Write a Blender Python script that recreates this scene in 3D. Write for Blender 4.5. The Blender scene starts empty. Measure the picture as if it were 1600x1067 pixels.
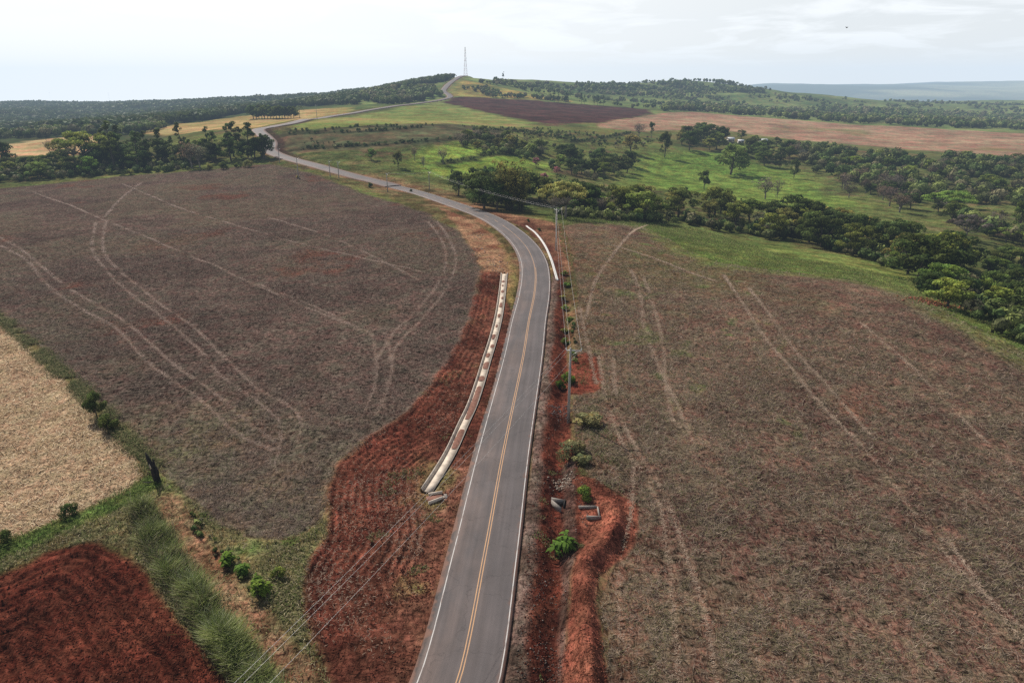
import bpy, math, random
import numpy as np

random.seed(7)
rng = np.random.default_rng(11)
scene = bpy.context.scene
col = scene.collection

# ---------------------------------------------------------------- camera model
W0, H0, F0 = 1600.0, 1067.0, 1067.0
PITCH = math.atan((533.5 - 150.0) / F0)
CT, ST = math.cos(PITCH), math.sin(PITCH)
CAMZ = 45.5

cam_d = bpy.data.cameras.new("camera")
cam = bpy.data.objects.new("camera", cam_d)
col.objects.link(cam)
cam.location = (0, 0, CAMZ)
cam.rotation_euler = (math.pi / 2 - PITCH, 0, 0)
cam_d.sensor_width = 36.0
cam_d.lens = 36.0 * F0 / W0
cam_d.clip_start = 0.5
cam_d.clip_end = 60000
scene.camera = cam


def pix_dir(px, py):
    u = np.asarray(px, float) - W0 / 2
    v = np.asarray(py, float) - H0 / 2
    return np.stack([u / F0, CT - v / F0 * ST, -(ST + v / F0 * CT)], -1)   # per metre of optical depth


def at_depth(px, py, d):
    r = pix_dir(px, py) * np.asarray(d, float)[..., None]
    r[..., 2] += CAMZ
    return r


# ---------------------------------------------------------------- noise
def _h(ix, iy, seed):
    a = (ix.astype(np.int64) * 374761393 + iy.astype(np.int64) * 668265263 + seed * 974634777) & 0xFFFFFFFF
    a = ((a ^ (a >> 13)) * 1274126177) & 0xFFFFFFFF
    a = ((a ^ (a >> 16)) * 2246822519) & 0xFFFFFFFF
    return ((a ^ (a >> 15)) & 0xFFFFFF).astype(np.float32) / 16777216.0


def vnoise(x, y, seed=0):
    x = np.asarray(x, float); y = np.asarray(y, float)
    ix = np.floor(x); iy = np.floor(y)
    fx = (x - ix).astype(np.float32); fy = (y - iy).astype(np.float32)
    ix = ix.astype(np.int64); iy = iy.astype(np.int64)
    fx = fx * fx * fx * (fx * (fx * 6 - 15) + 10); fy = fy * fy * fy * (fy * (fy * 6 - 15) + 10)
    a = _h(ix, iy, seed); b = _h(ix + 1, iy, seed); c = _h(ix, iy + 1, seed); d = _h(ix + 1, iy + 1, seed)
    return (a + (b - a) * fx) + ((c + (d - c) * fx) - (a + (b - a) * fx)) * fy      # 0..1


def fbm(x, y, scale, octaves=4, seed=0, gain=0.5):
    x = np.asarray(x, float) / scale; y = np.asarray(y, float) / scale
    s = 0; a = 1.0; t = 0
    for o in range(octaves):
        c, sn = math.cos(0.6 * o), math.sin(0.6 * o)
        f = 2.03 ** o
        s = s + a * vnoise((x * c - y * sn) * f + 17.3 * o, (x * sn + y * c) * f - 9.1 * o, seed + o)
        t += a; a *= gain
    return s / t - 0.5                                                      # about -0.5..0.5


def sstep(a, b, x):
    t = np.clip((x - a) / (b - a), 0, 1)
    return t * t * (3 - 2 * t)


def lerp(a, b, t):
    return a + (b - a) * t


# ---------------------------------------------------------------- base terrain: scattered heights, radial basis
def D(row, z):
    return (CAMZ - z) * F0 / CT / (row - 150.0)


_ctrl = []


def cz(px, row, z):
    _ctrl.append(at_depth(px, row, D(row, z)))


def cd(px, row, d):
    _ctrl.append(at_depth(px, row, d))


def cw(px, y, z):       # column px, forward distance y, height z (ground hidden in the photograph)
    _ctrl.append(np.array([(px - 800) / F0 / CT * y, y, z], float))


for a in [(720, 1067, 0), (760, 850, .8), (790, 700, 1.2), (822, 560, 1.9), (838, 461, 3.8), (845, 405, 4.6), (800, 365, 4.8), (745, 333, 4.6),
          (0, 1067, -2), (-500, 1000, -3), (0, 850, -1.5), (300, 900, -1), (500, 850, 0), (300, 700, 0), (0, 620, 0), (-400, 620, -1),
          (1000, 1000, 0.2), (1000, 700, 1.3), (1300, 900, -.3), (1600, 1000, -2), (1900, 1000, -4), (1250, 600, 1.2), (1600, 700, -1.0),
          (600, 600, 1.8), (300, 500, 1.5), (0, 450, 1.0), (-400, 430, 0), (600, 430, 3.4), (400, 350, 3.5), (150, 350, 2.0), (640, 340, 4.0),
          (950, 450, 3.4), (1000, 370, 4.0), (930, 350, 4.2), (1120, 412, 3.2), (1300, 440, 2.6), (1440, 464, 2.0), (1600, 548, 0.5), (1800, 640, -1.5),
          (0, 294, 0), (200, 273, 3), (430, 256, 8.0), (-300, 330, -3), (520, 278, 5.0), (605, 300, 2.0), (680, 318, 3.4),
          ]:
    cz(*a)
for a in [(440, 243, 440), (1150, 372, 262), (1250, 390, 240), (1400, 425, 208), (1470, 465, 175), (1000, 345, 275), (900, 335, 285), (820, 318, 300),
          (1600, 470, 196), (1550, 400, 262), (1400, 330, 360), (1000, 300, 390), (1100, 270, 505), (1250, 300, 430), (1800, 480, 220),
          (1600, 247, 600), (1450, 235, 660), (1330, 225, 720), (1215, 215, 760), (1130, 203, 760), (1600, 207, 900), (1250, 190, 1000), (1060, 178, 1050),
          (1800, 262, 560), (700, 210, 500), (740, 245, 430), (700, 270, 390), (640, 230, 450), (600, 180, 800), (850, 200, 650), (850, 250, 480),
          (900, 225, 560), (850, 175, 900), (1000, 185, 880), (900, 163, 1120), (405, 205, 520), (500, 185, 650), (600, 168, 850), (690, 157.5, 1050),
          (705, 151, 1090), (692, 141, 1160), (716, 122, 1300), (727, 114, 1360), (790, 128, 1350), (640, 135, 1300), (560, 150, 1350),
          (500, 158, 1500), (420, 163, 1700), (450, 175, 900), (60, 225, 600), (130, 238, 550), (0, 245, 510), (300, 197, 750), (200, 207, 680),
          (0, 205, 1000), (0, 163, 2400), (200, 166, 2200), (400, 156, 2000), (300, 180, 1250), (100, 185, 1500), (-400, 165, 2300), (-400, 220, 800),
          (850, 127, 1700), (800, 123, 1600), (950, 128, 1900), (1120, 132, 2000), (1240, 149, 2200), (1300, 154, 2300), (1450, 158, 2500), (1600, 161, 2500),
          (1800, 162, 2400), (1300, 180, 1350), (1500, 195, 1250), (1100, 165, 1400), (900, 148, 1400), (1000, 145, 1600), (1160, 140, 1850), (1600, 190, 1500),
          (1200, 136, 8000), (1300, 132, 8000), (1600, 127.5, 8000), (1450, 130, 8000), (2000, 125, 8000), (1060, 150, 8000)]:
    cd(*a)
for a in [(1500, 5000, -40), (1200, 4500, -40), (1800, 5000, -40), (700, 3500, 0), (300, 5000, -40), (-400, 5000, -60), (900, 6000, 0),
          (300, 16000, -150), (900, 16000, -100), (1500, 16000, 0), (-500, 16000, -150), (2300, 16000, 0), (727, 1700, 70),
          (800, 20, -1), (200, 20, -2), (1400, 20, -2), (-900, 30, -4), (2500, 40, -6), (-1000, 150, -6), (2600, 160, -14), (2600, 800, -20), (-1200, 800, -15),
          (850, 330, 0.5), (760, 330, 1.0), (1050, 320, -5)]:
    cw(*a)
_ctrl = np.array(_ctrl)


def _wrap(x, y):
    y = np.maximum(y, 4.0)
    r = np.sqrt(x * x + y * y)
    return np.stack([np.arctan2(x, y), np.log(r)], -1)


_P = _wrap(_ctrl[:, 0], _ctrl[:, 1])
_C = 0.10
_n = len(_P)
_A = np.zeros((_n + 3, _n + 3))
_A[:_n, :_n] = np.sqrt(((_P[:, None] - _P[None]) ** 2).sum(-1) + _C * _C)
_A[:_n, :_n] -= np.eye(_n) * 0.006
_A[:_n, _n] = 1; _A[:_n, _n + 1:] = _P
_A[_n:, :_n] = _A[:_n, _n:].T
_w = np.linalg.solve(_A, np.concatenate([_ctrl[:, 2], np.zeros(3)]))


def base_z(x, y):
    x = np.asarray(x, float); y = np.asarray(y, float)
    sh = x.shape
    Q = _wrap(x.ravel(), y.ravel())
    out = np.empty(len(Q))
    for i in range(0, len(Q), 40000):
        q = Q[i:i + 40000].astype(np.float32)
        d2 = (q[:, None, 0] - _P[None, :, 0].astype(np.float32)) ** 2 + (q[:, None, 1] - _P[None, :, 1].astype(np.float32)) ** 2
        out[i:i + 40000] = np.sqrt(d2 + _C * _C) @ _w[:_n] + _w[_n] + q @ _w[_n + 1:]
    return out.reshape(sh)


_ts = np.exp(np.linspace(math.log(25), math.log(17000), 620))


def unproj(pts, zfun=base_z):
    """points of the photograph -> points on the ground"""
    pts = np.array(pts, float).reshape(-1, 2)
    dr = pix_dir(pts[:, 0], pts[:, 1])
    R = dr[:, None, :] * _ts[None, :, None]
    R[..., 2] += CAMZ
    gap = R[..., 2] - zfun(R[..., 0], R[..., 1])
    below = gap < 0
    k = np.where(below.any(1), below.argmax(1), (gap / _ts[None] + 1e-4 * (_ts[None] > 2700)).argmin(1))     # a ray over the skyline takes the skyline
    k = np.maximum(k, 1)
    i = np.arange(len(pts))
    g0, g1 = gap[i, k - 1], gap[i, k]
    f = np.where(below.any(1), g0 / np.maximum(g0 - g1, 1e-9), 1.0)
    t = _ts[k - 1] + (_ts[k] - _ts[k - 1]) * f
    return dr[:, :2] * t[:, None]


# ---------------------------------------------------------------- polylines and polygons on the ground
def resample(P, step):
    P = np.asarray(P, float)
    # centripetal-free Catmull-Rom through the points, then even steps
    Q = [P[0] * 2 - P[1]] + list(P) + [P[-1] * 2 - P[-2]]
    out = []
    for i in range(1, len(Q) - 2):
        p0, p1, p2, p3 = Q[i - 1], Q[i], Q[i + 1], Q[i + 2]
        n = max(2, int(np.linalg.norm(p2 - p1) / step * 2))
        t = np.linspace(0, 1, n, endpoint=False)[:, None]
        out.append(0.5 * ((2 * p1) + (-p0 + p2) * t + (2 * p0 - 5 * p1 + 4 * p2 - p3) * t ** 2 + (-p0 + 3 * p1 - 3 * p2 + p3) * t ** 3))
    out.append(P[-1:])
    C = np.concatenate(out)
    s = np.concatenate([[0], np.cumsum(np.linalg.norm(np.diff(C, axis=0), axis=1))])
    n = max(2, int(s[-1] / step) + 1)
    ss = np.linspace(0, s[-1], n)
    return np.stack([np.interp(ss, s, C[:, k]) for k in range(P.shape[1])], 1)


def poly_dist(x, y, P, reach):
    """distance, arclength and side (+1 right) of points to polyline P; far points get 1e9"""
    d = np.full(x.shape, 1e9); s = np.zeros(x.shape); sg = np.ones(x.shape)
    lo = P[:, :2].min(0) - reach; hi = P[:, :2].max(0) + reach
    m = (x > lo[0]) & (x < hi[0]) & (y > lo[1]) & (y < hi[1])
    idx = np.nonzero(m)[0]
    if not len(idx):
        return d, s, sg
    px, py = x[idx], y[idx]
    bd = np.full(len(idx), 1e18); bs = np.zeros(len(idx)); bg = np.ones(len(idx))
    acc = 0.0
    for k in range(len(P) - 1):
        a = P[k, :2]; b = P[k + 1, :2]
        e = b - a; L = math.hypot(*e)
        if L < 1e-9:
            continue
        # only points near this piece
        c = (a + b) / 2; rr = L / 2 + reach
        near = np.nonzero((np.abs(px - c[0]) < rr) & (np.abs(py - c[1]) < rr))[0]
        if len(near):
            dx = px[near] - a[0]; dy = py[near] - a[1]
            t = np.clip((dx * e[0] + dy * e[1]) / (L * L), 0, 1)
            qx = dx - t * e[0]; qy = dy - t * e[1]
            dd = qx * qx + qy * qy
            better = dd < bd[near]
            nb = near[better]
            bd[nb] = dd[better]; bs[nb] = acc + t[better] * L
            bg[nb] = np.sign(e[1] * dx[better] - e[0] * dy[better])
        acc += L
    ok = bd < 1e17
    d[idx[ok]] = np.sqrt(bd[ok]); s[idx[ok]] = bs[ok]; sg[idx[ok]] = bg[ok]
    return d, s, sg


def inside(x, y, P):
    r = np.zeros(x.shape, bool)
    lo = P.min(0); hi = P.max(0)
    idx = np.nonzero((x > lo[0]) & (x < hi[0]) & (y > lo[1]) & (y < hi[1]))[0]
    px, py = x[idx], y[idx]
    c = np.zeros(len(idx), bool)
    j = len(P) - 1
    for i in range(len(P)):
        if P[i, 1] != P[j, 1]:
            hit = ((P[i, 1] > py) != (P[j, 1] > py)) & (px < (P[j, 0] - P[i, 0]) * (py - P[i, 1]) / (P[j, 1] - P[i, 1]) + P[i, 0])
            c ^= hit
        j = i
    r[idx] = c
    return r


def sdist(x, y, P, reach):
    """signed distance to a polygon, positive inside, clipped to reach"""
    C = np.concatenate([P, P[:1]])
    d, _, _ = poly_dist(x, y, C, reach)
    d = np.minimum(d, reach)
    return np.where(inside(x, y, P), d, -d)


# ---------------------------------------------------------------- road
_roadpix = [(654, 1180), (716, 1064), (758.5, 859), (787, 704), (817, 560), (826, 503), (834.5, 461), (837, 430), (833, 405), (820, 382), (797, 360), (763, 339),
            (715, 321), (660, 303), (605, 288.5), (555, 276), (515, 265), (470, 253), (438, 244)]
_r1 = unproj(_roadpix)
_r2 = unproj([(404, 203.5), (430, 197.5), (465, 190.5), (505, 184.5), (560, 175.5), (610, 167), (655, 161.5), (690, 156), (703, 152.3), (701, 148), (693, 142.5), (699, 134), (708, 126.5), (716, 121.5)])
_mid = np.array([_r1[-1] + np.array([-14, 22.0]), _r1[-1] + np.array([-22, 48.0])])
ROAD = resample(np.concatenate([_r1, _mid, _r2, _r2[-1:] + np.array([[4, 40.0]]), _r2[-1:] + np.array([[12, 120.0]])]), 2.0)
_rz = base_z(ROAD[:, 0], ROAD[:, 1])
_k = np.hanning(25); _k /= _k.sum()
_rz = np.convolve(np.pad(_rz, 12, mode='edge'), _k, 'valid')
ROADS = np.concatenate([[0], np.cumsum(np.linalg.norm(np.diff(ROAD, axis=0), axis=1))])


def road_z(s):
    return np.interp(s, ROADS, _rz)


def road_pt(s, off):
    """point on the road at arclength s, off metres to the right"""
    s = np.asarray(s, float)
    p = np.stack([np.interp(s, ROADS, ROAD[:, 0]), np.interp(s, ROADS, ROAD[:, 1])], -1)
    q = np.stack([np.interp(s + 1.5, ROADS, ROAD[:, 0]), np.interp(s + 1.5, ROADS, ROAD[:, 1])], -1)
    r = np.stack([np.interp(s - 1.5, ROADS, ROAD[:, 0]), np.interp(s - 1.5, ROADS, ROAD[:, 1])], -1)
    t = q - r
    t /= np.linalg.norm(t, axis=-1, keepdims=True)
    return p + np.stack([t[..., 1], -t[..., 0]], -1) * np.asarray(off)[..., None]


def s_of(px, py):
    p = unproj([(px, py)])
    d, s, g = poly_dist(p[:, 0], p[:, 1], ROAD, 40)
    return float(s[0]), float(d[0] * g[0])


CHANNEL = resample(unproj([(788, 426), (785, 455), (780, 490), (771, 528), (761, 560), (750, 597), (738, 632), (724, 662), (707, 700), (690, 730), (668, 764)]), 1.5)
GUTTER = resample(unproj([(823, 353), (838, 365), (851, 382), (861, 404), (867, 424), (871, 438)]), 1.0)
PILE = resample(unproj([(925, 1160), (918, 1060), (915, 980), (912, 920), (922, 880), (948, 852), (962, 822), (958, 795)]), 1.0)
S_DITCH0, S_DITCH1 = 0.0, s_of(838, 470)[0]

# ---------------------------------------------------------------- regions of the land (traced outlines laid onto the ground)
def rp(*pts):
    return unproj(pts)


REG = {}
REG['left_field'] = rp((-420, 350), (-150, 318), (0, 295), (100, 284), (200, 274), (300, 267), (380, 259), (420, 257), (455, 262), (520, 283), (600, 312), (670, 335), (715, 362), (745, 400),
                       (752, 430), (738, 500), (705, 565), (645, 645), (580, 685), (530, 728), (512, 780), (505, 815), (470, 838), (430, 845), (380, 838), (330, 815), (285, 770), (255, 735),
                       (225, 702), (180, 655), (120, 592), (60, 540), (0, 492), (-150, 390), (-420, 380))
REG['straw_field'] = rp((-500, 420), (-150, 415), (0, 508), (60, 560), (120, 620), (175, 672), (212, 715), (222, 745), (190, 772), (120, 800), (50, 828), (0, 845), (-250, 930), (-700, 1000))
REG['ploughed_field'] = rp((-900, 1150), (-300, 985), (0, 896), (70, 864), (140, 850), (190, 858), (222, 885), (255, 935), (305, 995), (355, 1060), (420, 1150), (480, 1300), (-400, 1500))
REG['weedy_verge'] = rp((-300, 985), (-300, 925), (0, 846), (60, 825), (130, 797), (200, 762), (235, 735), (265, 752), (300, 785), (340, 820), (390, 842), (440, 847), (480, 835), (508, 815), (512, 840),
                        (480, 885), (468, 930), (484, 1000), (520, 1080), (545, 1200), (500, 1400), (430, 1160), (360, 1064), (255, 935), (222, 882), (190, 855), (140, 848), (70, 862), (0, 893))
REG['red_bank'] = rp((752, 424), (788, 424), (786, 455), (800, 480), (800, 520), (770, 620), (745, 705), (722, 790), (690, 920), (652, 1066), (610, 1250), (540, 1250), (521, 1080), (487, 1000), (468, 930),
                     (478, 890), (510, 842), (512, 780), (528, 728), (575, 687), (640, 645), (700, 565), (735, 500))
REG['bare_verge'] = rp((690, 325), (740, 345), (775, 372), (798, 400), (806, 430), (800, 480), (786, 450), (786, 424), (755, 425), (742, 395), (718, 362))
REG['bend_earth'] = rp((752, 327), (800, 334), (850, 345), (880, 350), (897, 372), (908, 396), (902, 415), (886, 430), (880, 445), (868, 440), (862, 415), (854, 392), (838, 370), (810, 350), (775, 336))
REG['ditch_earth'] = rp((858, 455), (866, 425), (880, 440), (884, 500), (888, 560), (890, 640), (896, 690), (905, 740), (925, 790), (915, 850), (890, 900), (886, 980), (884, 1067), (880, 1250), (740, 1250), (785, 1066), (812, 859), (830, 704), (848, 560))
REG['earth_bank'] = rp((992, 788), (1000, 820), (992, 850), (960, 878), (938, 905), (932, 945), (942, 1000), (948, 1080), (950, 1250), (880, 1250), (886, 1067), (886, 960), (890, 895), (915, 855), (912, 820), (905, 770), (890, 745), (930, 748), (960, 770))
REG['right_field'] = rp((880, 352), (930, 348), (1000, 353), (1040, 372), (1085, 396), (1120, 410), (1190, 421), (1260, 428), (1340, 440), (1400, 453), (1440, 467), (1500, 499), (1600, 550), (1800, 660), (2300, 900), (2300, 1500),
                        (950, 1400), (946, 1067), (936, 940), (960, 880), (1000, 830), (992, 788), (960, 768), (925, 750), (905, 700), (896, 640), (900, 540), (902, 450), (895, 400))
REG['red_patch'] = rp((893, 556), (915, 551), (934, 558), (944, 590), (938, 611), (905, 618), (888, 612), (884, 580))
REG['mown_field'] = rp((935, 193), (985, 184), (1020, 179.5), (1060, 177), (1086, 177), (1150, 182), (1250, 189), (1400, 198), (1600, 208), (1900, 218), (1900, 275), (1600, 248), (1450, 236), (1330, 226), (1215, 215), (1137, 205), (1050, 205), (990, 205), (940, 199))
REG['dark_field'] = rp((709, 152.5), (760, 153.5), (828, 157), (900, 163), (975, 169.5), (1012, 173), (1018, 178), (985, 184), (935, 192), (852, 193.5), (828, 189), (795, 182), (765, 177), (735, 170), (702, 163), (690, 160))
REG['meadow'] = rp((450, 198), (500, 189), (560, 180), (620, 170), (690, 162), (735, 170), (765, 178), (800, 186), (832, 192), (810, 197), (770, 200), (720, 196), (640, 194), (560, 199), (470, 206))
REG['scrub_land'] = rp((415, 212), (470, 206), (560, 199), (640, 194), (720, 196), (765, 201), (800, 210), (760, 219), (690, 224), (620, 233), (540, 236), (450, 240), (425, 232))
REG['stubble_field'] = rp((-80, 240), (0, 228), (60, 219), (130, 212), (165, 216), (160, 230), (110, 243), (40, 243), (-60, 255))
REG['dry_strip'] = rp((215, 203), (300, 191), (385, 181), (470, 172), (540, 168), (560, 173), (500, 183), (440, 192), (400, 200), (330, 203), (250, 212))
REG['hill_slope'] = rp((722, 124), (760, 131), (830, 148), (900, 160), (830, 156), (760, 153), (712, 151), (703, 143))

TRACKS_L = [[(0, 384), (41, 406), (69, 440), (97, 464), (139, 489), (180, 511), (199, 530), (232, 566), (277, 599), (307, 618), (345, 654), (378, 682), (430, 702)],
            [(0, 372), (34, 391), (71, 421), (109, 451), (154, 477), (199, 504), (232, 534), (289, 582), (330, 609), (382, 654), (432, 690)],
            [(150, 348), (144, 387), (165, 421), (202, 457), (240, 485), (277, 515), (315, 549), (337, 579), (364, 601), (412, 635), (438, 662), (436, 700), (428, 730)],
            [(165, 348), (161, 387), (180, 417), (221, 451), (259, 481), (300, 509), (330, 537), (360, 567), (405, 609), (450, 632), (470, 655), (466, 690)],
            [(52, 301), (112, 322), (157, 342), (225, 369), (285, 395), (337, 416), (375, 434), (431, 459), (499, 489), (581, 522)],
            [(191, 288), (277, 324), (360, 350), (460, 378), (560, 402), (660, 425)],
            [(221, 286), (190, 310), (161, 342)],
            [(581, 522), (588, 560), (586, 600), (570, 640)], [(600, 520), (612, 560), (606, 605), (586, 650)],
            [(668, 345), (690, 375), (697, 410), (680, 450), (650, 485), (615, 520), (590, 560)], [(682, 345), (704, 378), (712, 412), (694, 455), (662, 495), (628, 530), (605, 570)],
            [(375, 434), (470, 470), (560, 512)], [(420, 340), (520, 372), (600, 410), (660, 440)]]
TRACKS_R = [[(935, 556), (945, 615), (968, 685), (1003, 738), (1030, 790), (1042, 860), (1052, 960), (1060, 1067)], [(958, 560), (964, 630), (990, 695), (1022, 745), (1048, 800), (1072, 870), (1102, 960), (1118, 1067)],
            [(985, 420), (1000, 460), (1006, 515), (1026, 565), (1052, 620), (1084, 690)], [(1004, 430), (1020, 475), (1034, 530), (1040, 600), (1052, 660)],
            [(905, 480), (918, 540), (932, 600)], [(1130, 430), (1190, 520), (1240, 580), (1290, 640), (1350, 700), (1420, 790), (1500, 890), (1600, 985)],
            [(1170, 450), (1240, 545), (1290, 600), (1360, 680)], [(1340, 500), (1420, 570), (1480, 630), (1540, 690), (1620, 750)], [(1010, 352), (960, 395), (930, 440), (915, 500)],
            [(990, 730), (985, 800), (965, 900), (970, 1000)], [(1480, 840), (1540, 930), (1600, 1010)], [(945, 380), (1010, 400), (1120, 440)]]
TRACKS_L = [resample(unproj(t), 2.0) for t in TRACKS_L]
TRACKS_R = [resample(unproj(t), 2.0) for t in TRACKS_R]
VALLEY_LINES = [resample(unproj(t), 4.0) for t in ([(455, 206), (500, 206), (545, 200), (620, 199)], [(440, 212), (520, 208), (600, 205), (655, 200)], [(430, 237), (520, 231), (610, 227), (690, 219), (760, 212)],
                                                    [(690, 256), (730, 250), (775, 240), (830, 232)], [(745, 205), (800, 204), (880, 216)], [(890, 222), (940, 216), (985, 208)])]


CH_S = np.concatenate([[0], np.cumsum(np.linalg.norm(np.diff(CHANNEL, axis=0), axis=1))])
_cz = base_z(CHANNEL[:, 0], CHANNEL[:, 1])


def natural(x, y, detail=True):
    """ground height with road bed, ditch, banks and trench"""
    x = np.asarray(x, float); y = np.asarray(y, float); sh = x.shape
    x = x.ravel(); y = y.ravel()
    z = base_z(x, y)
    r = np.hypot(x, y)
    if detail:
        z = z + fbm(x, y, 9.0, 3, 5) * 0.5 * sstep(20, 60, r) + fbm(x, y, 60, 3, 6) * 2.0 * sstep(150, 500, r) + fbm(x, y, 300, 4, 8) * 26 * sstep(900, 1800, r) * (1 - sstep(5200, 6500, r))
        z = z + fbm(x, y, 2500, 5, 9) * 170 * sstep(6000, 7500, r)
    d, s, g = poly_dist(x, y, ROAD, 40)
    zr = road_z(s)
    far = sstep(300, 700, r)
    w = sstep(4.2, 10.0 + 8 * far, d)
    shoulder = zr - 0.07 - 0.10 * sstep(3.9, 6, d)
    z = np.where(d < 30, lerp(shoulder, z, w), z)
    z = np.where(d < 3.9, zr - lerp(0.25, 0.9, far), z)
    # ditch on the right of the near road
    on = (g > 0) * sstep(150, 100, s)
    z = z - on * (0.95 * np.exp(-((d - 7.4 - 0.5 * fbm(x, y, 12, 2, 3)) / 1.25) ** 2))
    # trench of the concrete channel
    d2, s2, _ = poly_dist(x, y, CHANNEL, 6)
    zc = np.interp(s2, CH_S, _cz)
    z = np.where(d2 < 4.5, lerp(zc - 0.03, z, sstep(1.3, 4.0, d2)), z)
    z = z - 0.55 * sstep(1.0, 0.74, d2)
    # heap of dug-out earth
    d3, s3, _ = poly_dist(x, y, PILE, 12)
    hgt = 1.25 * (0.65 + 1.3 * (fbm(x, y, 5, 3, 21) + .15))
    z = z + hgt * (.75 * np.exp(-(d3 / 1.45) ** 2) + .4 * np.exp(-((d3 - .2) / .7) ** 2))
    return z.reshape(sh)


CULV = unproj([(905, 800)])[0]


def ground(x, y):
    return natural(np.atleast_1d(np.asarray(x, float)), np.atleast_1d(np.asarray(y, float)))


# ---------------------------------------------------------------- the sheet of land
naz = 1150
az = np.linspace(math.radians(-60), math.radians(60), naz)
rr = [16.0]
while rr[-1] < 17000:
    q = rr[-1]
    rr.append(q * (1 + (0.0040 if q < 160 else 0.0055 if q < 1000 else 0.010)))
rr = np.array(rr); nr = len(rr)
RR, AZ = np.meshgrid(rr, az, indexing='ij')
GX = (RR * np.sin(AZ)).ravel(); GY = (RR * np.cos(AZ)).ravel()
GR = RR.ravel()
GZ = natural(GX, GY)

c3 = lambda *v: np.array(v, np.float32)
N = len(GX)
tint = np.zeros((N, 3), np.float32)
region = np.zeros(N, np.int16)
names = ['pasture']
n_big = fbm(GX, GY, 90, 4, 31); n_mid = fbm(GX, GY, 22, 4, 32); n_sm = fbm(GX, GY, 5, 4, 33); n_xs = fbm(GX, GY, 1.6, 3, 34)


def mixc(a, b, t):
    t = np.asarray(t, np.float32)
    return a + (b - a) * (t[:, None] if t.ndim else t)


def ramp(lo, hi, n, gain=2.0):
    return mixc(c3(*lo), c3(*hi), np.clip(0.5 + n * gain, 0, 1))


# default: pasture in the valley, greyer towards the woods
g = ramp((.072, .088, .034), (.135, .165, .05), n_big + .6 * n_mid, 2.2)
g = mixc(g, c3(.15, .125, .065), np.clip((n_mid + .8 * n_sm - .04) * 3, 0, .8))
g = mixc(g, c3(.10, .06, .045), np.clip((fbm(GX, GY, 40, 3, 39) + .4 * n_sm - .14) * 5, 0, .7))
bright = sstep(-15, 22, sdist(GX, GY, rp((640, 240), (720, 222), (800, 232), (870, 262), (820, 300), (740, 290), (650, 268)), 80) + n_mid * 40)
g = mixc(g, ramp((.15, .235, .038), (.235, .34, .065), n_mid, 2), bright * .9)
bright = sstep(-15, 20, sdist(GX, GY, rp((1000, 240), (1120, 235), (1250, 270), (1350, 320), (1300, 360), (1180, 320), (1050, 300), (980, 290)), 80) + n_mid * 30)
g = mixc(g, ramp((.10, .19, .03), (.17, .26, .05), n_mid, 2), bright * .8)
wood = sstep(700, 1100, GR)
g = mixc(g, ramp((.07, .11, .04), (.17, .22, .08), n_big + n_mid * .5, 2.4), wood)
dist_ = sstep(4500, 6000, GR)
g = mixc(g, mixc(c3(.055, .085, .06), c3(.22, .25, .15), np.clip((fbm(GX, GY, 900, 4, 71) + .02) * 4, 0, 1)), dist_)
left = sstep(-0.18, -0.30, np.arctan2(GX, GY)) * sstep(620, 760, GR)
g = mixc(g, c3(.035, .05, .022), left * .85)
g = mixc(g, ramp((.085, .085, .035), (.19, .16, .075), n_sm + n_mid, 2), sstep(190, 130, GR) * np.where(GX < 45, 1, .4))
tint[:] = g
gz = sstep(0, 18, sdist(GX, GY, REG['right_field'], 60) * -1) * (np.abs(np.arctan2(GX, GY) - .35) < .33) * sstep(300, 230, GR)
tint[:] = mixc(tint, ramp((.10, .14, .035), (.185, .24, .065), n_sm + n_mid, 2), gz * .8)
lr = sstep(26, 12, poly_dist(GX, GY, ROAD, 40)[0] + n_mid * 14) * sstep(430, 330, GR)
tint[:] = mixc(tint, ramp((.085, .045, .030), (.19, .13, .075), n_sm + n_mid, 2), lr * np.clip(.8 + n_mid * 1.5, 0, 1))

TRK = np.zeros(N, np.float32)


def paint(name, colour, soft=0.8, wob=1.2, wobs=4.0):
    """lay a region's colour over what is there, with an uneven edge"""
    P = REG[name]
    scale = np.clip(GR / 120, 1, 6)
    sd = sdist(GX, GY, P, 40) + fbm(GX, GY, wobs * 1.7, 3, len(names) + 50) * wob * 2 * scale
    m = sstep(-soft, soft, sd / scale)
    tint[:] = mixc(tint, colour, m)
    names.append(name)
    region[sd > 0] = len(names) - 1
    return sd, m


# --- left fallow field: dark grey-brown residue
c = ramp((.066, .046, .039), (.128, .094, .078), n_mid * .7 + n_sm * .6 + n_big * .5, 2.0)
c = mixc(c, c3(.085, .072, .045), np.clip((n_big * 1.2 + n_mid - .12) * 2.5, 0, .45))
redp = np.clip((fbm(GX, GY, 26, 3, 77) * 1.6 + n_sm * .5 - .28) * 4, 0, .75)
c = mixc(c, c3(.115, .042, .028), redp)
lowleft = sstep(30, 0, sdist(GX, GY, REG['weedy_verge'], 60) * -1)
c = mixc(c, c3(.13, .125, .06), lowleft * np.clip(.55 + n_sm * 1.5, 0, 1) * .8)
for T in TRACKS_L:
    d, s, _ = poly_dist(GX, GY, T, 3)
    wd = .20
    m = sstep(wd + .35, wd - .2, d + n_xs * .5) * np.clip(.62 + 2.4 * fbm(s, s * 0 + 3.1, 7, 3, 60), 0, 1)
    c = mixc(c, c3(.28, .19, .145), m * .5)
    TRK = np.maximum(TRK, m)
c = mixc(c, c3(.115, .095, .068), np.clip((fbm(GX, GY, 34, 4, 78) - .05) * 4, 0, .6))
SD_LEFT, _ = paint('left_field', c, .9, .8)

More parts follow.
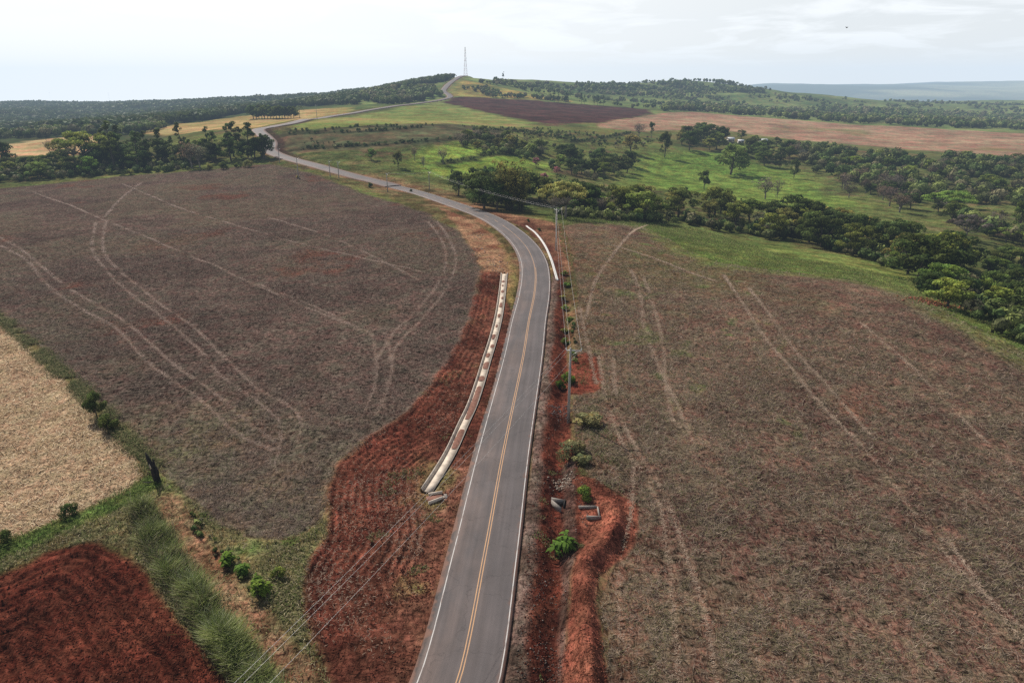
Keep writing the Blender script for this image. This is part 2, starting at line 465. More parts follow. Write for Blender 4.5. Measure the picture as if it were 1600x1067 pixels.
c = ramp((.34, .235, .135), (.53, .39, .245), n_sm + n_xs * .7, 2.2)
c = mixc(c, c3(.20, .105, .062), np.clip((n_mid + n_sm * .6 - .1) * 4, 0, .7))
_rowx = GX * .80 - GY * .60
c = mixc(c, c3(.22, .15, .095), np.clip(np.sin(_rowx * 2 * math.pi / 2.1 + n_mid * 3) * .7 - .1, 0, 1) * .8)
SD_STRAW, _ = paint('straw_field', c, .8, .8)

# weeds between the fields
c = ramp((.10, .095, .042), (.25, .22, .105), n_sm + n_mid, 2.2)
_pe = sdist(GX, GY, REG['ploughed_field'], 20)
c = mixc(c, ramp((.15, .12, .065), (.33, .27, .16), n_sm + n_xs, 2), sstep(-4.5, -1.0, _pe) * (GX < -22) * np.clip(.6 + n_mid * 2, 0, 1))
c = mixc(c, c3(.075, .13, .03), np.clip((n_mid * 1.2 + n_sm - .02) * 4, 0, .8))
bare = resample(rp((262, 780), (300, 840), (345, 905), (400, 970), (450, 1030), (520, 1150)), 1)
d, s, _ = poly_dist(GX, GY, bare, 8)
c = mixc(c, ramp((.16, .085, .05), (.30, .19, .12), n_sm + n_xs, 2), sstep(1.9, .7, d + n_sm * 2.4))
near_straw = resample(rp((-300, 930), (0, 850), (100, 812), (190, 775), (230, 750)), 1)
d, s, _ = poly_dist(GX, GY, near_straw, 10)
c = mixc(c, ramp((.05, .09, .022), (.13, .21, .05), n_sm + n_xs, 2), sstep(2.6, .6, np.abs(d - 1.0) + n_sm * 1.5) * .9)
SD_WEED, _ = paint('weedy_verge', c, .7, .9)

# red ploughed corner
c = ramp((.062, .0165, .0105), (.140, .040, .025), n_sm + n_xs * .8 + n_mid * .4, 1.7)
SD_PLOUGH, _ = paint('ploughed_field', c, .7, .7, 2.5)

# red bank between field and road
c = ramp((.076, .024, .016), (.185, .062, .041), n_sm + n_xs * .7 + n_mid * .5, 1.8)
toroad = sstep(14, 5, poly_dist(GX, GY, ROAD, 30)[0])
c = mixc(c, ramp((.13, .065, .042), (.24, .135, .09), n_sm + n_xs, 2), toroad * np.clip(.45 + n_mid * 1.5, 0, 1))
c = mixc(c, c3(.15, .15, .055), toroad * np.clip((n_sm + n_mid * .6 - .12) * 5, 0, .75))
SD_RED, _ = paint('red_bank', c, .8, .7, 2.5)

c = ramp((.16, .07, .042), (.36, .22, .13), n_sm + n_mid * .6, 2)
c = mixc(c, c3(.26, .22, .075), sstep(8, 4.5, poly_dist(GX, GY, ROAD, 12)[0] + n_sm * 4) * .8)
SD_BARE, _ = paint('bare_verge', c, .5, .7)

c = ramp((.10, .042, .028), (.31, .17, .10), n_sm + n_mid * .8, 1.8)
_rd2 = poly_dist(GX, GY, ROAD, 40)[0]
c = mixc(c, ramp((.085, .030, .022), (.13, .055, .038), n_sm, 2), sstep(9, 5, _rd2 + n_sm * 3))
paint('bend_earth', c, .6, .8)
# right fallow field
c = ramp((.084, .052, .041), (.188, .124, .090), n_mid * .6 + n_sm * .7, 2.0)
oliv = np.clip((fbm(GX, GY, 45, 4, 91) * 1.6 + n_mid * .4 - .02) * 3.0, 0, .8) * sstep(8, 40, GX)
c = mixc(c, c3(.115, .10, .045), oliv)
c = mixc(c, c3(.085, .14, .035), np.clip((n_sm + fbm(GX, GY, 40, 2, 93) * .8 - .33) * 6, 0, .7))
redp = np.clip((fbm(GX, GY, 18, 3, 97) * 1.5 + n_sm * .7 - .25) * 3.5, 0, .8) * sstep(150, 80, GR)
c = mixc(c, c3(.15, .052, .032), redp)
nearroad = sstep(20, 7, poly_dist(GX, GY, ROAD, 40)[0] + n_sm * 8)
c = mixc(c, ramp((.12, .10, .05), (.20, .15, .085), n_sm + n_xs, 2), nearroad * np.clip(.6 + n_mid, 0, 1))
c = mixc(c, c3(.125, .045, .028), nearroad * np.clip((n_mid + .6 * n_sm - .02) * 4, 0, .8))
for T in TRACKS_R:
    d, s, _ = poly_dist(GX, GY, T, 3)
    m = sstep(.75, .1, d + n_xs * .7) * np.clip(.50 + 2.4 * fbm(s, s * 0 + 3.1, 7, 3, 61), 0, 1)
    c = mixc(c, c3(.25, .165, .12), m * .45)
    TRK = np.maximum(TRK, m)
SD_RIGHT, _ = paint('right_field', c, .9, 1.0)
tint[:] = mixc(tint, ramp((.09, .15, .03), (.17, .24, .055), n_sm, 2), sstep(-9, -2, -np.abs(SD_RIGHT)) * (GX > 28) * (GY > 100) * .65)

c = ramp((.045, .014, .010), (.150, .045, .028), n_sm + n_xs * .7, 1.9)
drd = poly_dist(GX, GY, ROAD, 30)[0]
c = mixc(c, ramp((.10, .07, .055), (.20, .15, .125), n_sm + n_xs, 2), sstep(5.7, 4.6, drd + n_sm * 1.2) * .9)
c = mixc(c, ramp((.07, .055, .045), (.17, .14, .12), n_xs * 2), sstep(1.0, .3, np.abs(drd - 8.7) + n_sm) * (GY < 78) * .5)
SD_DITCH, _ = paint('ditch_earth', c, .3, .4)

c = ramp((.100, .035, .023), (.29, .102, .066), n_sm + n_xs * .6, 2.2)
SD_HEAP, _ = paint('earth_bank', c, .3, .7, 2.5)

c = ramp((.10, .026, .016), (.21, .066, .042), n_sm + n_xs * .6, 1.8)
paint('red_patch', c, .5, .8, 2.5)
# farther fields
c = ramp((.215, .14, .10), (.35, .245, .172), n_big * .8 + n_mid * .8, 1.8)
c = mixc(c, c3(.19, .105, .068), np.clip(np.sin((GY + GX * .25) * 2 * math.pi / 22 + n_big * 6) * .5, 0, 1) * .35)
c = mixc(c, c3(.15, .16, .06), np.clip((fbm(GX, GY, 70, 3, 55) - .2) * 5, 0, .5))
paint('mown_field', c, 1.0, 1.5, 8)
c = ramp((.035, .016, .016), (.075, .036, .034), n_mid + n_sm * .6, 1.8)
c = mixc(c, c3(.10, .055, .045), np.clip(np.sin((GX * .55 + GY * .83) * 2 * math.pi / 16 + n_big * 5) * .5, 0, 1) * .35)
paint('dark_field', c, .8, 1.2, 8)
c = ramp((.14, .18, .055), (.25, .28, .10), n_mid + n_big, 2)
c = mixc(c, c3(.24, .18, .09), np.clip((n_big + n_mid - .15) * 4, 0, .6))
paint('meadow', c, 1.2, 1.5, 8)
c = ramp((.055, .058, .034), (.13, .125, .07), n_mid + n_sm * .6, 2)
c = mixc(c, c3(.13, .075, .055), np.clip((n_big + n_mid - .15) * 4, 0, .7))
paint('scrub_land', c, 1.2, 1.5, 8)
c = ramp((.36, .25, .13), (.50, .37, .22), n_mid, 2)
paint('stubble_field', c, 1, 1.5, 8)
c = ramp((.24, .21, .08), (.40, .30, .15), n_big + n_mid, 2)
paint('dry_strip', c, 1.2, 2, 8)
c = ramp((.13, .13, .045), (.34, .28, .09), n_big + n_mid, 2.2)
paint('hill_slope', c, 1.2, 2, 8)
for T in VALLEY_LINES:
    d, s, _ = poly_dist(GX, GY, T, 12)
    tint[:] = mixc(tint, c3(.035, .04, .022), sstep(8, 2.5, d + n_sm * 8) * .85)

# red soil cut along the road farther off
far_rd, s_, g_ = poly_dist(GX, GY, ROAD, 30)
m = sstep(10, 5, far_rd + n_sm * 5) * sstep(150, 190, s_) * np.clip(.6 + n_mid * 2, 0, 1)
tint[:] = mixc(tint, ramp((.10, .045, .032), (.26, .14, .09), n_sm + n_mid, 2), m * .85)

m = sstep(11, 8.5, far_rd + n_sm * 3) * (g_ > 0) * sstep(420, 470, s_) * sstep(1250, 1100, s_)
tint[:] = mixc(tint, c3(.045, .028, .024), m * .85)  # dark shadow line below the upper road, painted into its near bank
# small relief
zz = GZ
near = sstep(260, 60, GR)
fall = sstep(320, 70, GR)
stir = fbm(GX, GY, 1.3, 3, 41)
amp = np.full(N, .10)
mp = lambda sd, w=1.0: sstep(0, w, sd)
amp = np.where((SD_LEFT > 0) | (SD_RIGHT > 0), .24, amp)
amp = np.where(SD_STRAW > 0, .10, amp)
amp = np.where(SD_WEED > 0, .30, amp)
amp = np.where((SD_RED > 0) | (SD_PLOUGH > 0), .20, amp)
amp = np.where((SD_DITCH > 0) | (SD_HEAP > 0), .34, amp)
amp = amp * sstep(3.9, 5.5, drd) * (1 - TRK * .8)
dch, _, _ = poly_dist(GX, GY, CHANNEL, 6)
amp = amp * sstep(1.0, 2.4, dch)
zz = zz + stir * amp * fall - TRK * .07 * fall
# furrows following the edges
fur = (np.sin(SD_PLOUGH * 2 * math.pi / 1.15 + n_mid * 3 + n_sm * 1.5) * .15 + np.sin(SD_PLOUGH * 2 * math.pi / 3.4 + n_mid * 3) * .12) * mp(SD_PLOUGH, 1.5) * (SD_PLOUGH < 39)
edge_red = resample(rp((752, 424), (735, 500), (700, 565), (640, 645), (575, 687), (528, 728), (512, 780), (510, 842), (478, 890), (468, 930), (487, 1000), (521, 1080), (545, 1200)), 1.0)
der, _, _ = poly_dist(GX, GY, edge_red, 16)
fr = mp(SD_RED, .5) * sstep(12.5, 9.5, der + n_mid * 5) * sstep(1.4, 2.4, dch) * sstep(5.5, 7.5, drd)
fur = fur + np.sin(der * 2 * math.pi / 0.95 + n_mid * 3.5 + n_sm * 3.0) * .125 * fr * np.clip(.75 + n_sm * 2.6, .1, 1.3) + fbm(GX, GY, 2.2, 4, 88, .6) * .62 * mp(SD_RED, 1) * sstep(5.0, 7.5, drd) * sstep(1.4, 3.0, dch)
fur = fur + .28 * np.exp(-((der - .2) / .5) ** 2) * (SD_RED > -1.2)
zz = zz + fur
tint *= (1 + np.clip(fur, -.12, .12) * 1.6)[:, None].astype(np.float32)  # furrow bottoms tinted darker, crests lighter: shade put into the colour
GZ = zz

# ---------------------------------------------------------------- mesh helpers
def new_mesh(name, V, faces4=None, faces3=None, mat=None, cols=None, smooth=False, mats=None, midx=None):
    me = bpy.data.meshes.new(name)
    V = np.ascontiguousarray(V, np.float32)
    loops = []; sizes = []
    if faces4 is not None and len(faces4):
        loops.append(np.asarray(faces4, np.int32).ravel()); sizes.append(np.full(len(faces4), 4, np.int32))
    if faces3 is not None and len(faces3):
        loops.append(np.asarray(faces3, np.int32).ravel()); sizes.append(np.full(len(faces3), 3, np.int32))
    L = np.concatenate(loops); S = np.concatenate(sizes)
    me.vertices.add(len(V)); me.vertices.foreach_set('co', V.ravel())
    me.loops.add(len(L)); me.loops.foreach_set('vertex_index', L)
    me.polygons.add(len(S))
    st = np.concatenate([[0], np.cumsum(S)[:-1]]).astype(np.int32)
    me.polygons.foreach_set('loop_start', st)
    me.polygons.foreach_set('loop_total', S)
    if smooth:
        me.polygons.foreach_set('use_smooth', np.ones(len(S), bool))
    if midx is not None:
        me.polygons.foreach_set('material_index', np.asarray(midx, np.int32))
    if cols is not None:
        at = me.color_attributes.new('tint', 'FLOAT_COLOR', 'POINT')
        C = np.ones((len(V), 4), np.float32); C[:, :3] = cols
        at.data.foreach_set('color', C.ravel())
    me.update(calc_edges=True)
    for m in (mats or [mat]):
        if m is not None:
            me.materials.append(m)
    return me


def link(name, me, parent=None, loc=None):
    o = bpy.data.objects.new(name, me)
    col.objects.link(o)
    if parent is not None:
        o.parent = parent
    if loc is not None:
        o.location = loc
    return o


def structure(o):
    o['kind'] = 'structure'
    return o


def stuff(o, label=None, cat=None):
    o['kind'] = 'stuff'
    if label:
        o['label'] = label; o['category'] = cat
    return o


def thing(o, label, cat, group=None):
    o['label'] = label; o['category'] = cat
    if group:
        o['group'] = group
    return o


def empty(name, loc, rz=0.0, sc=1.0):
    o = bpy.data.objects.new(name, None)
    col.objects.link(o)
    o.empty_display_size = 0.3
    o.location = loc; o.rotation_euler = (0, 0, rz); o.scale = (sc, sc, sc)
    return o


# ---------------------------------------------------------------- materials
def nodes(name):
    m = bpy.data.materials.new(name)
    m.use_nodes = True
    nt = m.node_tree
    nt.nodes.clear()
    out = nt.nodes.new('ShaderNodeOutputMaterial')
    return m, nt, out


def nd(nt, kind, **kw):
    n = nt.nodes.new(kind)
    for k, v in kw.items():
        if k.startswith('i_'):
            n.inputs[k[2:].replace('_', ' ')].default_value = v
        else:
            setattr(n, k, v)
    return n


def mth(nt, op, a, b=None, clamp=False):
    n = nt.nodes.new('ShaderNodeMath'); n.operation = op; n.use_clamp = clamp
    for i, v in enumerate((a, b)):
        if v is None:
            continue
        if isinstance(v, (int, float)):
            n.inputs[i].default_value = v
        else:
            nt.links.new(v, n.inputs[i])
    return n.outputs[0]


def maprange(nt, v, a, b, c, d):
    n = nt.nodes.new('ShaderNodeMapRange'); n.clamp = True
    nt.links.new(v, n.inputs['Value'])
    for k, q in zip(('From Min', 'From Max', 'To Min', 'To Max'), (a, b, c, d)):
        n.inputs[k].default_value = q
    return n.outputs[0]


def land_mat(name, fine=.55, fibre=.6, fs=1.0, bump=.6, light=(.32, .25, .19), lightamt=.35, dark=.5, patch=.18, chroma=.6):
    """ground: painted tint broken up by clods, fibres of residue and grit"""
    m, nt, out = nodes(name)
    L = nt.links.new
    at = nd(nt, 'ShaderNodeAttribute', attribute_name='tint')
    geo = nd(nt, 'ShaderNodeNewGeometry')
    # warped coordinates for fibres
    wn = nd(nt, 'ShaderNodeTexNoise', i_Scale=.55 * fs, i_Detail=2.0); L(geo.outputs['Position'], wn.inputs['Vector'])
    mv = nd(nt, 'ShaderNodeVectorMath', operation='SCALE'); L(wn.outputs['Color'], mv.inputs[0]); mv.inputs['Scale'].default_value = 1.5 / fs
    ad = nd(nt, 'ShaderNodeVectorMath', operation='ADD'); L(geo.outputs['Position'], ad.inputs[0]); L(mv.outputs[0], ad.inputs[1])
    facs = []
    for k, (rot, sx, sy) in enumerate(((0.5, 7.0, 1.3), (2.0, 6.0, 1.1), (1.2, 1.0, 5.0))):
        mp_ = nd(nt, 'ShaderNodeMapping'); mp_.inputs['Rotation'].default_value = (0, 0, rot); mp_.inputs['Scale'].default_value = (sx * fs, sy * fs, 2 * fs)
        L(ad.outputs[0], mp_.inputs['Vector'])
        t = nd(nt, 'ShaderNodeTexNoise', i_Scale=1.0, i_Detail=3.0, i_Roughness=.6); L(mp_.outputs[0], t.inputs['Vector'])
        facs.append(t.outputs['Fac'])
    mx = mth(nt, 'MAXIMUM', mth(nt, 'MAXIMUM', facs[0], facs[1]), facs[2])
    fib = maprange(nt, mx, .54, .70, 0, 1)
    cl = nd(nt, 'ShaderNodeTexNoise', i_Scale=1.7 * fs, i_Detail=6.0, i_Roughness=.68); L(geo.outputs['Position'], cl.inputs['Vector'])
    lo_ = nd(nt, 'ShaderNodeTexNoise', i_Scale=.22 * fs, i_Detail=7.0, i_Roughness=.66); L(geo.outputs['Position'], lo_.inputs['Vector'])
    gr = nd(nt, 'ShaderNodeTexNoise', i_Scale=9.0 * fs, i_Detail=3.0, i_Roughness=.6); L(geo.outputs['Position'], gr.inputs['Vector'])
    clod = mth(nt, 'ADD', mth(nt, 'MULTIPLY', cl.outputs['Fac'], .7), mth(nt, 'MULTIPLY', gr.outputs['Fac'], .3))
    val = maprange(nt, clod, .38, .62, 1 - fine, 1 + fine)
    val = mth(nt, 'MULTIPLY', val, maprange(nt, lo_.outputs['Fac'], .38, .62, 1 - patch, 1 + patch))
    hue = nd(nt, 'ShaderNodeTexNoise', i_Scale=.45 * fs, i_Detail=5.0, i_Roughness=.7); L(ad.outputs[0], hue.inputs['Vector'])
    hm = nd(nt, 'ShaderNodeMix', data_type='RGBA'); L(maprange(nt, hue.outputs['Fac'], .40, .60, 0, 1), hm.inputs[0])
    hm.inputs[6].default_value = (1 + .42 * chroma, 1 - .20 * chroma, 1 - .25 * chroma, 1); hm.inputs[7].default_value = (1 - .10 * chroma, 1 + .16 * chroma, 1 - .12 * chroma, 1)
    tm_ = nd(nt, 'ShaderNodeVectorMath', operation='MULTIPLY'); L(at.outputs['Color'], tm_.inputs[0]); L(hm.outputs[2], tm_.inputs[1])
    sc = nd(nt, 'ShaderNodeVectorMath', operation='SCALE'); L(tm_.outputs[0], sc.inputs[0]); L(val, sc.inputs['Scale'])
    # pale fibres lie over it, gaps between them painted dark for the small shadows there
    mixd = nd(nt, 'ShaderNodeMix', data_type='RGBA'); L(sc.outputs[0], mixd.inputs[6]); mixd.inputs[7].default_value = (*[q for q in light], 1)
    L(mth(nt, 'MULTIPLY', fib, lightamt), mixd.inputs[0])
    gap = maprange(nt, mth(nt, 'MINIMUM', facs[0], facs[2]), .33, .47, dark, 1.0)
    sc2 = nd(nt, 'ShaderNodeVectorMath', operation='SCALE'); L(mixd.outputs[2], sc2.inputs[0]); L(gap, sc2.inputs['Scale'])
    bs = nd(nt, 'ShaderNodeBsdfPrincipled', i_Roughness=.95); bs.inputs['Specular IOR Level'].default_value = 0.0
    L(sc2.outputs[0], bs.inputs['Base Color'])
    hgt = mth(nt, 'ADD', mth(nt, 'MULTIPLY', clod, 1.0), mth(nt, 'MULTIPLY', mx, fibre))
    bp = nd(nt, 'ShaderNodeBump', i_Strength=bump, i_Distance=.25); L(hgt, bp.inputs['Height'])
    L(bp.outputs[0], bs.inputs['Normal'])
    L(bs.outputs[0], out.inputs['Surface'])
    return m


def plain_mat(name, colr, rough=.8, var=.25, scale=3.0, metallic=0.0, bump=.1, spec=.3):
    m, nt, out = nodes(name)
    L = nt.links.new
    tc = nd(nt, 'ShaderNodeTexCoord')
    t = nd(nt, 'ShaderNodeTexNoise', i_Scale=scale, i_Detail=5.0, i_Roughness=.65); L(tc.outputs['Object'], t.inputs['Vector'])
    v = maprange(nt, t.outputs['Fac'], .3, .7, 1 - var, 1 + var)
    sc = nd(nt, 'ShaderNodeVectorMath', operation='SCALE'); sc.inputs[0].default_value = colr; L(v, sc.inputs['Scale'])
    bs = nd(nt, 'ShaderNodeBsdfPrincipled', i_Roughness=rough, i_Metallic=metallic); bs.inputs['Specular IOR Level'].default_value = spec
    L(sc.outputs[0], bs.inputs['Base Color'])
    if bump:
        bp = nd(nt, 'ShaderNodeBump', i_Strength=bump, i_Distance=.05); L(t.outputs['Fac'], bp.inputs['Height']); L(bp.outputs[0], bs.inputs['Normal'])
    L(bs.outputs[0], out.inputs['Surface'])
    return m


M_DRY = land_mat('dry_residue', .80, 1.0, .8, 1.0, (.33, .245, .18), .50, .14, .22, .55)
M_DRYL = land_mat('pale_dry_residue', .80, 1.0, .8, 1.0, (.29, .22, .18), .50, .12, .20, .42)
M_STRAW = land_mat('straw_ground', .45, 1.0, 1.1, .9, (.62, .47, .33), .55, .35, .15, .3)
M_SOIL = land_mat('turned_soil', .70, .4, .8, 1.0, (.30, .15, .10), .14, .30, .22, .25)
M_WEED = land_mat('weedy_ground', .70, .9, .9, 1.0, (.32, .28, .15), .40, .20, .25, .5)
M_GRASS = land_mat('pasture_ground', .55, .7, .45, 1.0, (.22, .25, .09), .22, .35, .45, .5)
M_FAR = land_mat('far_ground', .30, .3, .16, .4, (.25, .2, .12), .12, .75, .22)
MATS = {'pasture': M_GRASS, 'left_field': M_DRYL, 'right_field': M_DRY, 'straw_field': M_STRAW, 'weedy_verge': M_WEED, 'ploughed_field': M_SOIL, 'red_bank': M_SOIL,
        'bare_verge': M_SOIL, 'bend_earth': M_SOIL, 'red_patch': M_SOIL, 'ditch_earth': M_SOIL, 'earth_bank': M_SOIL}

idx = np.arange(naz * nr).reshape(nr, naz)
Q = np.stack([idx[:-1, :-1].ravel(), idx[:-1, 1:].ravel(), idx[1:, 1:].ravel(), idx[1:, :-1].ravel()], 1)
Q = Q[:, ::-1]
qreg = region[Q].max(1)
XYZ = np.stack([GX, GY, GZ], 1)
qr = GR[Q[:, 0]]
qa = np.abs(np.arctan2(GX, GY)[Q[:, 0]])
regname = np.array(names)
far_hills = (qr > 5000) & (qreg == 0)
hills = (qr > 620) & (qr <= 5000) & (qreg == 0)
grp = qreg.astype(int)
grp[hills] = 100; grp[far_hills] = 101
for gi in np.unique(grp):
    nm = {100: 'hills', 101: 'distant_hills'}.get(gi) or names[gi]
    q = Q[grp == gi]
    u, inv = np.unique(q, return_inverse=True)
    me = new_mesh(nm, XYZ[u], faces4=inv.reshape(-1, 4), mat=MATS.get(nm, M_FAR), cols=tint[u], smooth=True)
    structure(link(nm, me))

# ---------------------------------------------------------------- asphalt and paint
def strip(name, offs, lift, s0, s1, ds, mat, skirt=0.0):
    S = np.arange(s0, s1, ds)
    cols_ = []
    for o in offs:
        p = road_pt(S, np.full(len(S), o))
        z = road_z(S) + lift - 0.012 * abs(o)
        cols_.append(np.stack([p[:, 0], p[:, 1], z], 1))
    if skirt:
        a = cols_[0].copy(); a[:, 2] -= skirt; b = cols_[-1].copy(); b[:, 2] -= skirt
        cols_ = [a] + cols_ + [b]; offs = [offs[0]] + list(offs) + [offs[-1]]
    V = np.stack(cols_, 1)
    n, k = V.shape[:2]
    ii = np.arange(n * k).reshape(n, k)
    F = np.stack([ii[:-1, :-1].ravel(), ii[:-1, 1:].ravel(), ii[1:, 1:].ravel(), ii[1:, :-1].ravel()], 1)
    me = new_mesh(name, V.reshape(-1, 3), faces4=F, mat=mat, smooth=True)
    ua = me.attributes.new('lane', 'FLOAT_VECTOR', 'POINT')
    UV = np.zeros((n, k, 3), np.float32); UV[..., 0] = np.array(offs)[None]; UV[..., 1] = S[:, None]
    ua.data.foreach_set('vector', UV.ravel())
    return structure(link(name, me))


def road_mat():
    m, nt, out = nodes('asphalt')
    L = nt.links.new
    at = nd(nt, 'ShaderNodeAttribute', attribute_name='lane')
    sp = nd(nt, 'ShaderNodeSeparateXYZ'); L(at.outputs['Vector'], sp.inputs[0])
    mp_ = nd(nt, 'ShaderNodeMapping'); mp_.inputs['Scale'].default_value = (2.2, .05, 1); L(at.outputs['Vector'], mp_.inputs['Vector'])
    st = nd(nt, 'ShaderNodeTexNoise', i_Scale=1.0, i_Detail=4.0); L(mp_.outputs[0], st.inputs['Vector'])
    mp2 = nd(nt, 'ShaderNodeMapping'); mp2.inputs['Scale'].default_value = (.35, .09, 1); L(at.outputs['Vector'], mp2.inputs['Vector'])
    bl = nd(nt, 'ShaderNodeTexNoise', i_Scale=1.0, i_Detail=5.0, i_Roughness=.6); L(mp2.outputs[0], bl.inputs['Vector'])
    gr = nd(nt, 'ShaderNodeTexNoise', i_Scale=14.0, i_Detail=3.0); L(at.outputs['Vector'], gr.inputs['Vector'])
    # wheel paths: darker bands at +-0.9 and +-2.5 m
    absx = mth(nt, 'ABSOLUTE', sp.outputs[0])
    w = mth(nt, 'COSINE', mth(nt, 'MULTIPLY', mth(nt, 'SUBTRACT', absx, .85), 2 * math.pi / 1.6))
    wheel = maprange(nt, w, -1, 1, 1.05, .95)
    val = mth(nt, 'MULTIPLY', wheel, mth(nt, 'MULTIPLY', maprange(nt, st.outputs['Fac'], .3, .7, .84, 1.16), maprange(nt, gr.outputs['Fac'], .3, .7, .9, 1.1)))
    vo = nd(nt, 'ShaderNodeTexVoronoi', feature='DISTANCE_TO_EDGE', i_Scale=.16, i_Randomness=1.0)
    wv = nd(nt, 'ShaderNodeTexNoise', i_Scale=.8, i_Detail=4.0); L(at.outputs['Vector'], wv.inputs['Vector'])
    wm = nd(nt, 'ShaderNodeVectorMath', operation='SCALE'); L(wv.outputs['Color'], wm.inputs[0]); wm.inputs['Scale'].default_value = 2.6
    wa = nd(nt, 'ShaderNodeVectorMath', operation='ADD'); L(at.outputs['Vector'], wa.inputs[0]); L(wm.outputs[0], wa.inputs[1]); L(wa.outputs[0], vo.inputs['Vector'])
    val = mth(nt, 'MULTIPLY', val, maprange(nt, vo.outputs['Distance'], .0, .012, .72, 1.0))
    pt = nd(nt, 'ShaderNodeTexNoise', i_Scale=.11, i_Detail=6.0, i_Roughness=.62); L(at.outputs['Vector'], pt.inputs['Vector'])
    val = mth(nt, 'MULTIPLY', val, maprange(nt, pt.outputs['Fac'], .40, .62, .84, 1.12))
    dust = mth(nt, 'MULTIPLY', maprange(nt, sp.outputs[0], -3.6, 1.6, .85, .12), maprange(nt, bl.outputs['Fac'], .38, .62, .12, 1.1))
    mixn = nd(nt, 'ShaderNodeMix', data_type='RGBA'); mixn.inputs[6].default_value = (.098, .083, .082, 1); mixn.inputs[7].default_value = (.172, .122, .104, 1)
    L(dust, mixn.inputs[0])
    # fresh dark edge outside the left line
    edn = nd(nt, 'ShaderNodeTexNoise', i_Scale=.7, i_Detail=5.0); L(at.outputs['Vector'], edn.inputs['Vector'])
    ed = maprange(nt, mth(nt, 'ADD', sp.outputs[0], mth(nt, 'MULTIPLY', mth(nt, 'SUBTRACT', edn.outputs['Fac'], .5), .5)), -3.72, -3.42, .42, 1.0)
    soil_l = mth(nt, 'ADD', maprange(nt, mth(nt, 'ADD', sp.outputs[0], mth(nt, 'MULTIPLY', mth(nt, 'SUBTRACT', edn.outputs['Fac'], .5), 2.4)), -4.0, -3.6, .9, 0), maprange(nt, mth(nt, 'ADD', sp.outputs[0], mth(nt, 'MULTIPLY', mth(nt, 'SUBTRACT', edn.outputs['Fac'], .5), 1.6)), 3.1, 3.6, 0, .85), clamp=True)
    sc = nd(nt, 'ShaderNodeVectorMath', operation='SCALE'); L(mixn.outputs[2], sc.inputs[0]); L(mth(nt, 'MULTIPLY', val, ed), sc.inputs['Scale'])
    bs = nd(nt, 'ShaderNodeBsdfPrincipled', i_Roughness=.75); bs.inputs['Specular IOR Level'].default_value = .35
    sm = nd(nt, 'ShaderNodeMix', data_type='RGBA'); L(soil_l, sm.inputs[0]); L(sc.outputs[0], sm.inputs[6]); sm.inputs[7].default_value = (.17, .085, .058, 1)
    L(sm.outputs[2], bs.inputs['Base Color'])
    bp = nd(nt, 'ShaderNodeBump', i_Strength=.25, i_Distance=.02); L(gr.outputs['Fac'], bp.inputs['Height']); L(bp.outputs[0], bs.inputs['Normal'])
    L(bs.outputs[0], out.inputs['Surface'])
    return m


def paint_mat(name, colr, wear=.35):
    m, nt, out = nodes(name)
    L = nt.links.new
    at = nd(nt, 'ShaderNodeAttribute', attribute_name='lane')
    mp_ = nd(nt, 'ShaderNodeMapping'); mp_.inputs['Scale'].default_value = (6, .6, 1); L(at.outputs['Vector'], mp_.inputs['Vector'])
    t = nd(nt, 'ShaderNodeTexNoise', i_Scale=1.0, i_Detail=6.0, i_Roughness=.7); L(mp_.outputs[0], t.inputs['Vector'])
    mixn = nd(nt, 'ShaderNodeMix', data_type='RGBA'); mixn.inputs[6].default_value = (*colr, 1); mixn.inputs[7].default_value = (.26, .18, .15, 1)
    L(maprange(nt, t.outputs['Fac'], .50, .68, 0, wear * 2), mixn.inputs[0])
    bs = nd(nt, 'ShaderNodeBsdfPrincipled', i_Roughness=.7)
    L(mixn.outputs[2], bs.inputs['Base Color'])
    L(bs.outputs[0], out.inputs['Surface'])
    return m


M_ROAD = road_mat()
M_WHITE = paint_mat('white_road_paint', (.56, .53, .50), .60)
M_YELLOW = paint_mat('yellow_road_paint', (.55, .31, .15), .35)
SB = s_of(836, 420)[0]
strip('road', [-4.0, -3.3, -2.2, -1.1, 0, 1.1, 2.2, 3.3, 3.6], 0.0, 0, 330, 1.0, M_ROAD, .5)
strip('road', [-5.0, -3.4, -1.2, 0, 1.2, 3.4, 5.0], 0.25, 330, ROADS[-1] - 30, 4.0, M_ROAD, 1.4)
strip('road_marking', [-3.36, -3.26], .006, 0, 430, 1.0, M_WHITE)
strip('road_marking', [3.26, 3.36], .006, 0, 430, 1.0, M_WHITE)
strip('road_marking', [-.18, -.08], .006, 0, SB + 60, 1.0, M_YELLOW)
strip('road_marking', [.08, .18], .006, 0, SB + 2, 1.0, M_YELLOW)
for k in range(16):
    s0 = SB + 66 + k * 12
    strip('road_marking', [-.06, .06], .008, s0, s0 + 5.1, 1.0, M_YELLOW)

